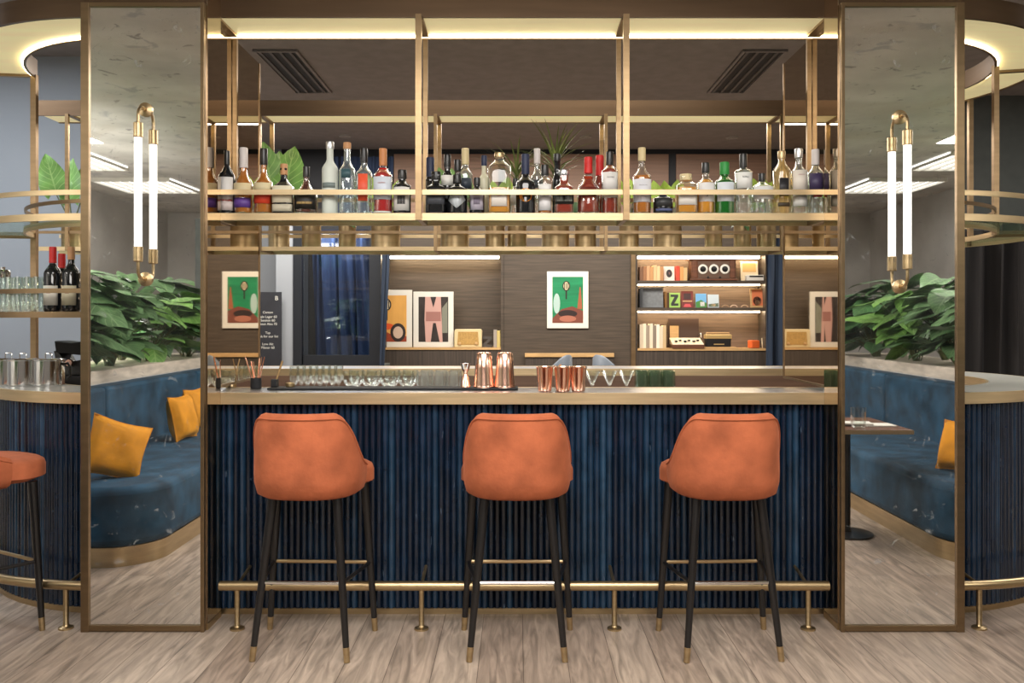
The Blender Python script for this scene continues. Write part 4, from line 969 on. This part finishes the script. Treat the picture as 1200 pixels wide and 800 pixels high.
def art_bw(t, iw, b, ih):
    p = MB().box(-iw, iw, -.0145, -.0135, b, b+ih).build('print', mat('dark_print', srgb(46, 40, 38), .4, 0, .5, (9, 1, 6)), t, 0); y = -.0146
    skin = col(190, 150, 140)
    shape([(-iw*.52, b), (-iw*.18, b), (-iw*.02, b+.42*ih), (iw*.16, b+.42*ih), (iw*.42, b), (iw*.62, b), (iw*.5, b+ih), (-iw*.55, b+ih), (-iw*.6, b+.5*ih)], 'suited_figure', skin, p, y)
    shape([(-iw*.5, b+.46*ih), (iw*.5, b+.46*ih), (iw*.5, b+.67*ih), (-iw*.5, b+.67*ih)], 'briefcase', col(150, 104, 96), p, y-.001)
    shape([(-iw*.2, b+ih), (iw*.2, b+ih), (0, b+.76*ih)], 'collar', col(40, 34, 34), p, y-.001)
    shape([(iw*.58, b+.2*ih), (iw*.95, b+.2*ih), (iw*.95, b+.9*ih), (iw*.58, b+.75*ih)], 'doorway', col(120, 122, 108), p, y)
picture(641, 689.5, 318, 384.5, YF-.0135, 'framed poster of a microphone over a red car on green, on the dark wall', art_green)
yn = YF+.10
ledge = NL[3]+.0008
t = picture(434, 483, 340, 407, yn, 'framed orange poster with a microphone and wheel, partly behind the blue drape', art_orange); t.location.z = ledge
t = picture(484.5, 531.5, 342, 407, yn, 'white-framed photograph of a suited figure with a case, leaning in the niche', art_bw); t.location.z = ledge
def radio_small(px0, px1, py0, y, label, zb):
    x0, x1 = X(px0, y), X(px1, y); w_ = x1-x0; h_ = Z(py0, y)-zb
    t = thing('table_radio', label, 'radio', ((x0+x1)/2, y, zb))
    MB().prism([(-w_/2, 0), (w_/2, 0), (w_/2, h_*.9), (w_/2*.93, h_), (-w_/2*.93, h_), (-w_/2, h_*.9)], -.10, .10, 'y').build('cabinet', mat('ivory_plastic', (.62, .50, .28, 1), .35), t, 0, bevel=.006)
    MB().prism([(-w_/2*.78, h_*.14), (w_/2*.78, h_*.14), (w_/2*.72, h_*.86), (-w_/2*.72, h_*.86)], -.104, -.10, 'y').build('speaker_cloth', mat('speaker_cloth', (.40, .24, .07, 1), .8, 0, .2, (60, 60, 60)), t, 0)
    for q in (-.6, .6): MB().lathe([(.018, 0), (.02, .004), (.018, .016), (0, .018)], n=16).xf(Matrix.Translation((w_/2*q, -.104, h_*.22)) @ Matrix.Rotation(PI/2, 4, 'X')).build('knob', TAN, t)
radio_small(533, 565, 385.5, yn+.02, 'small cream table radio with two knobs beside the white-framed photograph', ledge)
def letter_z(px, py0, py1, y, m, label, zb):
    h_ = Z(py0, y)-zb; w_ = h_*.9
    s_ = .24*h_; P_ = [(-w_/2, 0), (w_/2, 0), (w_/2, s_), (-w_/2+s_*1.5, s_), (w_/2, h_-s_), (w_/2, h_), (-w_/2, h_), (-w_/2, h_-s_), (w_/2-s_*1.5, h_-s_), (-w_/2, s_)]
    o = MB().prism(P_, -.03, .03, 'y').build('letter_ornament', m, None, 0); o.location = (X(px, y), y, zb); return tag(o, label, 'ornament')
letter_z(571, 394, 407, yn, col(70, 66, 62), 'dark standing letter Z beside the cream table radio', ledge)
def book(x, y, zb, w_, h_, dep, m, label, group, lean=0., name='book'):
    t = thing(name, label, 'book', (x, y, zb), 0, group); t.rotation_euler = (0, lean, 0)
    MB().box(-w_/2, -w_/2+.004, -dep/2, dep/2, 0, h_).box(w_/2-.004, w_/2, -dep/2, dep/2, 0, h_).box(-w_/2+.004, w_/2-.004, -dep/2, -dep/2+.004, 0, h_).build('cover', m, t, 0)
    MB().box(-w_/2+.004, w_/2-.004, -dep/2+.004, dep/2-.006, .004, h_-.006).build('pages', CREAM, t, 0)
    return t
def books(px0, px1, tops, y, zb, cols, labels, group):
    n = len(cols); x0, x1 = X(px0, y), X(px1, y); w_ = (x1-x0)/n
    for k in range(n): book(x0+w_*(k+.5), y, zb, w_*.94, Z(tops[k], y)-zb, .17, col(*cols[k]), labels[k], group)
books(578.5, 586.5, (386, 387), yn, ledge, ((150, 140, 130), (196, 176, 110)), ('grey book standing upright next to the dark letter Z', 'yellowish book at the end of the niche, beyond the grey one'), 'books in the picture niche')
# --- right-hand shelves
ys = YF+.13
sh1, sh2, sh3 = Z(329, ys), Z(360.5, ys), NR[3]+.0008
for z, nm in ((sh1, 'upper'), (sh2, 'lower')):
    t = thing('wall_shelf', 'dark wooden '+nm+' shelf in the lit niche, with a glowing strip beneath', 'shelf', ((NR[0]+NR[1])/2, YF+.17, z-.045))
    hw = (NR[1]-NR[0])/2
    MB().box(-hw, hw, -.15, .17, 0, .0445).build('board', WOODD, t, 0)
    MB().box(-hw+.03, hw-.03, -.02, .02, -.018, -.0005).build('strip_light', LEDW, t, 0)
B1 = ((120, 84, 60), (150, 104, 70), (196, 150, 110), (188, 140, 92), (208, 176, 130), (214, 186, 140), (176, 128, 84))
L1_ = ('brown book at the wall end of the upper shelf', 'reddish-brown book second from the niche wall on the upper shelf', 'tan book third from the niche wall on the upper shelf', 'ochre book fourth from the niche wall on the upper shelf', 'pale tan book fifth from the niche wall on the upper shelf', 'cream book on the upper shelf before the thin brown one', 'thin brown book on the upper shelf just before the flower-cover book')
books(748.5, 776.5, (313, 313, 312, 313, 311, 312, 313), ys, sh1+.0005, B1, L1_, 'books on the upper shelf')
def card(px0, px1, py0, y, zb, m, label, extra=None, lean=-.12, cat='card', name='picture_card', th=.018):
    x0, x1 = X(px0, y), X(px1, y); w_ = x1-x0; h_ = Z(py0, y)-zb
    t = thing(name, label, cat, ((x0+x1)/2, y, zb+.001)); t.rotation_euler = (lean, 0, 0)
    b = MB().box(-w_/2, w_/2, -th/2, th/2, 0, h_).build('board', m, t, 0, bevel=.002)
    if extra:
        for (poly, c) in extra: shape([(q[0]*w_, q[1]*h_) for q in poly], 'printed_shape', col(*c), b, -th/2-.0005)
    return t
card(778, 790.5, 312, ys-.02, sh1, col(226, 212, 200), 'white book with a dark flower on its cover, facing out on the upper shelf', [(ell(0, .5, .28, .28), (40, 34, 34)), (ell(0, .5, .09, .09), (150, 90, 90))], cat='book', name='display_book')
books(791, 804, (312, 313, 314), ys, sh1+.0005, ((196, 70, 50), (206, 150, 90), (200, 170, 120)), ('red book between the flower-cover book and the big radio', 'orange-tan book between the red book and the big radio', 'cream-tan book right beside the big radio'), 'books on the upper shelf')
# large radio with three dials
x0, x1 = X(806.5, ys), X(861.5, ys); w_r = x1-x0; h_r = Z(304, ys)-sh1-.02
t = thing('antique_radio', 'antique wooden radio with three round white-ringed dials on the upper shelf', 'radio', ((x0+x1)/2, ys-.02, sh1+.0008))
MB().box(-w_r/2, w_r/2, -.11, .12, 0, .025).box(-w_r/2+.02, w_r/2-.02, -.10, .11, .025, h_r).build('cabinet', WALNUT, t, 0, bevel=.004)
MB().box(-w_r/2-.005, w_r/2+.005, -.115, .125, h_r, h_r+.022).build('lid', WALNUT, t, 0, bevel=.006)
MB().box(-w_r/2+.11, w_r/2-.11, -.108, -.10, .03, h_r-.012).build('front_panel', mat('radio_panel', (.10, .055, .035, 1), .4), t, 0)
for k in (-1, 1): MB().box(k*(w_r/2-.065)-.03, k*(w_r/2-.065)+.03, -.115, -.10, .025, h_r).build('pilaster', WALNUT, t, 0, bevel=.008)
for k in (-1, 0, 1):
    d = MB().lathe([(.034, .0), (.063, 0), (.066, .006), (.058, .012), (.040, .012), (.034, .006)], n=28).xf(Matrix.Translation((k*.148, -.1085, h_r*.56)) @ Matrix.Rotation(PI/2, 4, 'X')).build('dial', WHITE, t)
    MB().lathe([(.040, 0), (.040, .012), (.020, .014), (.018, .034), (0, .036)], n=20).xf(Matrix.Translation((k*.148, -.1085, h_r*.56)) @ Matrix.Rotation(PI/2, 4, 'X')).build('knob', BLACK, d)
for k in (-.08, .08): MB().lathe([(.014, 0), (.014, .012), (0, .014)], n=14).xf(Matrix.Translation((k, -.1085, h_r*.16)) @ Matrix.Rotation(PI/2, 4, 'X')).build('small_knob', BLACK, t)
card(868, 888.5, 306, ys+.06, sh1, CREAM, 'cream wooden panel with a tan print standing at the end of the upper shelf', [([(-.38, .45), (.38, .45), (.38, .9), (-.38, .9)], (196, 158, 100))], cat='picture', name='wooden_panel')
t = thing('cassette_player', 'small white box with a dark slot lying before the cream panel', 'radio', (X(884, ys-.06), ys-.06, sh1+.0005))
MB().box(-.115, .115, -.05, .05, 0, .075).build('case', mat('pale_grey', (.6, .57, .52, 1), .4), t, 0, bevel=.005)
MB().box(-.08, .105, -.053, -.05, .045, .066).build('slot', BLACK, t, 0)
# middle shelf
zz = sh2+.0005
card(753, 777, 337, ys+.02, zz, mat('grey_cloth', (.17, .18, .19, 1), .8, 0, .15, (30, 30, 30)), 'large grey cloth-bound album facing out on the lower shelf', lean=-.08, cat='book', name='album', th=.05)
books(748.5, 752.5, (338, 337), ys, zz, ((40, 42, 46), (60, 62, 66)), ('thin black book at the wall end of the lower shelf', 'thin charcoal book between the black one and the grey album'), 'books on the lower shelf')
books(778, 783, (342, 343), ys+.05, zz, ((120, 84, 40), (70, 44, 24)), ('thin brown book just after the grey album', 'thin dark brown book between the grey album and the Z card'), 'books on the lower shelf')
Zp = [(-.3, .12), (.34, .12), (.34, .28), (-.02, .28), (.34, .74), (.34, .88), (-.34, .88), (-.34, .72), (0, .72), (-.34, .26)]
card(784, 797, 343, ys-.02, zz, col(150, 190, 90), 'green card bearing a dark letter Z on the lower shelf', [(Zp, (40, 44, 36))])
card(798.5, 812.5, 341, ys+.02, zz, col(112, 44, 40), 'dark red picture card with a pale frame on the lower shelf', [([(-.3, .5), (.3, .5), (.3, .86), (-.3, .86)], (60, 34, 34)), ([(-.34, .04), (.34, .04), (.2, .22), (-.2, .22)], (200, 80, 84)), ([(-.4, .36), (.4, .36), (.4, .42), (-.4, .42)], (206, 170, 120))])
card(815.5, 828, 344, ys-.01, zz, col(110, 170, 216), 'blue and green picture card on the lower shelf', [([(-.5, 0), (.5, 0), (.5, .3), (0, .55), (-.5, .4)], (70, 130, 60)), ([(-.1, .1), (.3, .1), (.3, .4), (-.1, .4)], (226, 226, 220))])
card(829.5, 842.5, 345, ys-.01, zz, col(196, 208, 214), 'pale seaside picture card on the lower shelf beside the blue one', [([(-.44, .06), (.44, .06), (.44, .34), (-.44, .26)], (96, 110, 90)), (ell(0, .2, .2, .1), (226, 196, 150))])
for k, (px, c) in enumerate(((850, (150, 120, 90)), (860, (206, 180, 160)), (872.5, (190, 160, 130)))):
    o = MB().tube([(.045*math.cos(R(a)), 0, .002+.028*math.sin(R(a))) for a in range(0, 181, 18)], .006, 8).build('arched_ornament', col(*c)); o.location = (X(px, ys-.05), ys-.05, zz+.004)
    tag(o, ('small brown arch-shaped ornament beside the pale seaside card', 'small pinkish arch-shaped ornament, middle of the three', 'small tan arch-shaped ornament nearest the dark figure picture')[k], 'ornament')
card(879.5, 896, 338, ys, zz, TAN, 'tan framed picture of a dark curled figure at the end of the lower shelf', [([(-.38, .1), (.38, .1), (.38, .92), (-.38, .92)], (196, 110, 70)), (ell(-.02, .34, .3, .24), (36, 30, 28)), (ell(0, .26, .16, .14), (214, 176, 130))], cat='picture', name='small_picture')
# bottom of the niche
BC = ((206, 190, 166), (226, 214, 190), (150, 136, 120), (222, 208, 186), (130, 118, 104), (230, 222, 206), (214, 200, 176), (196, 170, 130))
books(748.5, 779.5, (380, 379, 381, 379, 381, 380, 382, 381), ys, sh3, BC, ('beige book at the wall end of the bottom row', 'cream book second in the bottom row', 'taupe book third in the bottom row', 'ivory book fourth in the bottom row', 'grey-brown book in the middle of the bottom row', 'broad white book third from the record player', 'pale book second from the record player', 'tan book next to the record player'), 'books in the bottom row')
t = thing('record_player', 'portable record player with a raised dark lid at the bottom of the lit niche', 'record player', (X(804, ys), ys-.03, sh3))
hl = Z(373, ys+.1)-sh3
MB().box(-.215, .215, -.13, .15, .0, .05).build('case', WALNUT, t, 0, bevel=.005)
MB().prism([(-.13, .05), (-.13, .054), (.14, .135), (.14, .05)], -.21, .21, 'x').build('deck', mat('deck_cream', (.62, .55, .42, 1), .4), t, 0)
for k in range(6): MB().cbox((-.15+.06*k, -.04+.04*(k % 2), .094+.010*(k % 2)), (.028, .07, .02)).build('deck_detail', BLACK, t, 0)
ld = MB().box(-.22, .20, .15, .175, .05, hl).build('lid', mat('brown_leatherette', (.045, .022, .014, 1), .6), t, 0, bevel=.004)
MB().box(-.20, -.08, .140, .15, .10, .30).build('lid_pocket', TAN, ld, 0)
MB().tube([(.20, .16, hl*.45), (.215, .10, .20), (.21, .06, .14)], .006, 8).build('tone_arm', CHROME, t)
t = thing('portable_radio', 'old portable radio with gold trim and a handle on the niche floor', 'radio', (X(840, ys), ys-.03, sh3))
MB().box(-.20, .23, -.10, .06, 0, .018).build('tray', TAN, t, 0)
MB().box(-.165, .175, -.055, .055, .018, .17).build('case', BLACK, t, 0, bevel=.008)
MB().box(-.175, .185, -.062, .06, .125, .185).build('top_trim', mat('gold_trim', (.55, .38, .16, 1), .4, .6), t, 0, bevel=.01)
MB().box(-.06, .08, -.058, -.055, .045, .06).build('nameplate', mat('gold_trim', (.55, .38, .16, 1)), t, 0)
MB().tube([(-.15, 0, .18), (-.15, 0, .205), (.16, 0, .205), (.16, 0, .18)], .008, 8).build('handle', TAN, t)
o = MB().box(-.065, .065, -.05, .05, 0, .105).box(-.06, .06, -.051, .051, .02, .09).build('orange_box', col(210, 96, 44), None, 0, bevel=.012, seg=3); o.location = (X(882, ys), ys-.05, sh3+.0005); o.rotation_euler.z = .3; tag(o, 'small orange box alone on the niche floor', 'box')
card(893, 898.5, 396, ys, sh3, CREAM, 'narrow cream card leaning at the end of the niche floor', lean=-.2)
# bench edge and two chair backs in front of the far wall
t = thing('wall_bench', 'long dark bench with a pale wooden top rail along the far wall', 'bench', (X(668, YF-.2), YF-.001, 0))
hw = (X(720, YF)-X(616, YF))/2
MB().box(-hw, hw, -.08, 0, Z(418, YF), Z(413.5, YF)).build('top_rail', TAN, t, 0, bevel=.004)
MB().box(-hw+.01, hw-.01, -.06, -.001, 0, Z(418, YF)).build('back_panel', WOODR, t, 0)
MB().box(-hw+.01, hw-.01, -.50, -.06, 0, .45).build('seat', CHAIRB, t, 0, bevel=.02)
def chair(px, y, rz, label):
    t = thing('lounge_chair', label, 'chair', (X(px, y), y, 0), rz, 'blue-grey chairs by the far wall')
    v = []; n = 16; zt = Z(415, y)
    for i in range(n+1):
        ph = R(-80+160*i/n)
        hh = zt-.16*abs(math.sin(ph))**3
        for rr_, z in ((.22, .46), (.235, .60), (.22, hh-.02), (.20, hh), (.175, hh-.02), (.18, .60), (.175, .46)): v.append((rr_*math.sin(ph), -rr_*math.cos(ph), z))
    f = [(i*7+k, i*7+(k+1) % 7, (i+1)*7+(k+1) % 7, (i+1)*7+k) for i in range(n) for k in range(7)]+[list(range(7)), list(range(n*7, n*7+7))[::-1]]
    MB().add(v, f).build('backrest', CHAIRB, t, 60)
    MB().lathe([(.17, .40), (.215, .42), (.22, .46), (.19, .49), (0, .495)], (0, .03), 28).build('seat', CHAIRB, t)
    for a in (45, 135, 225, 315): MB().tube([(.14*math.cos(R(a)), .03+.14*math.sin(R(a)), .41), (.19*math.cos(R(a)), .03+.19*math.sin(R(a)), 0)], [.016, .010], 10).build('leg', BLACK, t)
    return t
chair(648, 5.6, R(60), 'blue-grey rounded chair back showing above the far counter behind the copper cups')
chair(717, 5.6, R(-60), 'blue-grey rounded chair back showing above the far counter, away from the copper cups')
# chalkboard
ycb = YF-.85
x0, x1 = X(304, ycb), X(330, ycb)
t = thing('chalkboard_menu', 'dark slate menu board with white chalk writing beside the window', 'sign', ((x0+x1)/2-.06, ycb, 0))
zt = Z(342, ycb); hw = (x1-x0)/2+.06
MB().box(-hw, hw, -.01, .015, .78, zt).build('board', SLATE, t, 0, bevel=.003)
for k in (-1, 1): MB().box(k*(hw-.03)-.02, k*(hw-.03)+.02, -.008, .012, 0, .78).build('leg', SLATE, t, 0)
CH = col(206, 206, 200)
text_mesh('chalk_lettering', 'B', .075, CH, t, Matrix.Translation((hw-.06, -.0112, zt-.08)) @ FACE)
for k, (zr, tx) in enumerate(((.255, 'Canton'), (.31, 'Pale Lager 60'), (.355, 'Session 60'), (.40, 'Stout Ales 70'), (.51, 'Tap'), (.555, 'Ask for our list'), (.65, 'Low Alc'), (.695, 'Pilsner 60'))):
    text_mesh('chalk_lettering', tx, .042, CH, t, Matrix.Translation((.03, -.0112, zt-zr)) @ FACE)

# ================================================================== WHAT THE PILLAR MIRRORS SHOW: BANQUETTES, PLANTERS
def banq(s, xf, xbk, y0, y1, label):
    """s side; xf front face, xbk back; y0 end nearest the bar, y1 far end"""
    sx = lambda v: s*v
    t = thing('banquette', label, 'sofa', (s*(xf+xbk)/2, (y0+y1)/2, 0), 0, 'blue velvet banquettes'); cx, cy = t.location.x, t.location.y
    def foot(ins, rc, xin=xf):
        P_ = [(xbk, y0-ins), (xbk, y1)]+[(xin+ins, y1)]
        c_ = (xin+ins+rc, y0-ins-rc)
        P_ += [(c_[0]-rc*math.cos(R(a)), c_[1]+rc*math.sin(R(a))) for a in range(0, 91, 9)]
        return [(s*p[0]-cx, p[1]-cy) for p in P_]
    MB().prism(foot(.025, .30), 0, .115, 'z').build('plinth', BRASS, t, 40)
    MB().prism(foot(0, .32), .117, .47, 'z').build('seat', BLUEV, t, 40, bevel=.045, seg=4)
    n = 3; L = (y0-y1)/n
    first = .95 if s < 0 else .62
    cuts = [y0-.01, y0-first-.4, y0-first-2.2, y1]
    for k in range(3):
        a, b = cuts[k], cuts[k+1]
        x_0, x_1 = sorted((s*(xbk-.20)-cx, s*xbk-cx))
        MB().box(x_0, x_1, b+.004-cy, a-.004-cy, .44, .955).build('backrest', BLUEV, t, 40, bevel=.03, seg=3)
    return t
YE = ym(4.985)
banq(-1, 2.16, 3.27, YE, -5.6, 'dark blue velvet banquette with gold cushions and brass plinth, seen in the pillar mirror')
banq(1, 2.53, 3.53, YE, -5.6, 'dark blue velvet banquette at the table, seen in the other pillar mirror')
for s, xb in ((-1, 3.275), (1, 3.535)):
    t = thing('planter', 'long planter with a pale stone cap behind the banquette '+('with the gold cushions' if s < 0 else 'at the table'), 'planter', (s*(xb+.40), -3.6, 0), 0, 'stone-capped planters')
    MB().box(-.398, .398, -2.5, 2.42, 0, .955).build('planter_body', GREYW, t, 0)
    MB().box(-.40, .40, -2.5, 2.42, .955, 1.055).build('stone_cap', STONE, t, 0, bevel=.004)
    k = 0
    for yy in (-1.45, -2.05, -2.75, -3.5, -4.3, -5.2):
        for dx in (-.16, .20):
            k += 1
            p = thing('leafy_plant', 'large-leaved green plant in the long planter behind the '+('gold-cushion' if s < 0 else 'table-side')+' banquette', 'plant', (s*(xb+.40+dx*1.0), yy-.18*(dx > 0), 1.02), 0, 'plants in the '+('gold-cushion' if s < 0 else 'table-side')+' planter')
            if s < 0 or k < 99:
                build_plant(p, 'heart', 40+k, .84 if dx > 0 else .68, .46, 34, .34, (LEAFM, LEAF, LEAFM, LEAFM, LEAFL)[k % 5], 0, aim=(0 if s < 0 else PI))
# cushions
def cushion(x, y, z, wd, rz, tilt, label, roll=0.):
    t = thing('cushion', label, 'cushion', (x, y, z), 0, 'gold velvet cushions'); t.rotation_euler = (tilt, roll, rz)
    n = 14; v = []
    for sd in (-1, 1):
        for i in range(n+1):
            for j in range(n+1):
                u, w2 = 2*i/n-1, 2*j/n-1
                pin = 1-.10*(abs(u)**2*(1-abs(w2)**2)*0+(1-abs(u)**2)*abs(w2)**3*1+(1-abs(w2)**2)*abs(u)**3)
                th = .075*((1-u**4)*(1-w2**4))**.5*(1+.08*math.sin(5*u+3*w2))
                v.append((u*wd/2*pin, sd*th, wd/2+w2*wd/2*pin))
    N = (n+1)**2; f = []
    for q in (0, N):
        for i in range(n):
            for j in range(n): a = q+i*(n+1)+j; f.append((a, a+1, a+n+2, a+n+1))
    MB().add(v, f).build('cushion_cover', YELLOW, t, 60)
    ed = [(-1, k/8*2-1) for k in range(8)]+[(k/8*2-1, 1) for k in range(8)]+[(1, 1-k/8*2) for k in range(8)]+[(1-k/8*2, -1) for k in range(8)]
    pts = []
    for u, w2 in ed:
        pin = 1-.10*((1-abs(u)**2)*abs(w2)**3+(1-abs(w2)**2)*abs(u)**3); pts.append((u*wd/2*pin, 0, wd/2+w2*wd/2*pin))
    MB().tube(pts, .005, 6, closed=True).build('piping', YELLOW, t)
def vm(px, vd): return ((px-606)/F*vd+CAMX, ym(vd))
x, y = vm(127, 5.30); cushion(x, y, .475, .37, R(-40), R(16), 'large gold velvet cushion leaning at the near end of the banquette', R(20))
x, y = vm(219, 7.0); cushion(x, y, .475, .36, R(-86), R(12), 'gold velvet cushion further along the banquette, in front of another one')
x, y = vm(236, 7.7); cushion(x, y, .475, .36, R(-82), R(12), 'gold velvet cushion furthest along the banquette')
x, y = vm(1124, 5.5); cushion(x, y, .475, .33, R(60), R(18), 'gold velvet cushion on the banquette at the table')
# table
x, y = vm(992, 5.8)
t = thing('dining_table', 'dark wooden table with brass edge on a black pedestal in front of the banquette', 'table', (x, y, 0))
MB().box(-.52, .30, -.35, .33, .725, .75).build('tabletop', WALNUT, t, 0, bevel=.003)
MB().box(-.522, .302, -.352, -.348, .722, .748).box(-.522, .302, .331, .335, .722, .748).build('brass_edge', BRASS, t, 0)
MB().lathe([(.17, 0), (.17, .012), (.03, .02), (.025, .05), (.025, .725), (0, .725)], n=32).build('pedestal', BLACK, t)
for k, (dx, dy) in enumerate(((.16, .12), (.02, .1))):
    o = MB().box(-.10, .10, -.07, .07, 0, .010).build('menu_card', WHITE, None, 0, bevel=.002); o.location = (x+dx, y+dy, .7505+.0105*k); o.rotation_euler.z = .2*k; tag(o, ('white menu card lying on the dark table', 'white menu card lying across the other one on the dark table')[k], 'menu', 'menu cards on the dark table')
drink('low', x-.02, y+.25, .7505, 'clear tumbler on the dark table beside the menu cards', None, CLEAR, 'water_glass')
# red boxes and louvred lights seen high in the mirrors
for s in (-1, 1):
    o = MB().box(-.012, .012, -.11, .11, 0, .15).build('call_point', REDP, None, 0, bevel=.004); o.location = (s*(5.84-.013), -3.2, 2.2); tag(o, 'small red box high on the grey wall above the '+('gold-cushion' if s < 0 else 'table-side')+' planter', 'box')
    o = MB().box(-.012, .012, -.2, .2, 0, .22).build('notice_plate', mat('salmon_plate', (.45, .2, .13, 1), .5), None, 0, bevel=.004); o.location = (s*(5.84-.013), -4.3, 1.85); tag(o, 'reddish plate on the grey wall above the '+('gold-cushion' if s < 0 else 'table-side')+' planter', 'sign')
    for (x0, x1, v0, v1, nm) in ((4.35, 5.3, 10.6, 11.6, 'further'), (4.5, 5.5, 8.9, 9.8, 'nearer')):
        ya, yb = ym(v1), ym(v0)
        t = thing('louvred_light', nm+' white louvred ceiling light over the '+('gold-cushion' if s < 0 else 'table-side')+' banquette', 'light', (s*(x0+x1)/2, (ya+yb)/2, ZF), 0, 'louvred ceiling lights')
        hw, hd = (x1-x0)/2, (yb-ya)/2
        MB().box(-hw, hw, -hd, hd, -.022, -.003).build('diffuser', PANEL, t, 0)
        mb = MB()
        for q in range(9): mb.box(-hw+2*hw*q/8-.008, -hw+2*hw*q/8+.008, -hd, hd, -.05, -.0205)
        mb.box(-hw-.01, hw+.01, -hd-.02, -hd, -.05, -.002).box(-hw-.01, hw+.01, hd, hd+.02, -.05, -.002).build('louvre', WHITE, t, 0)
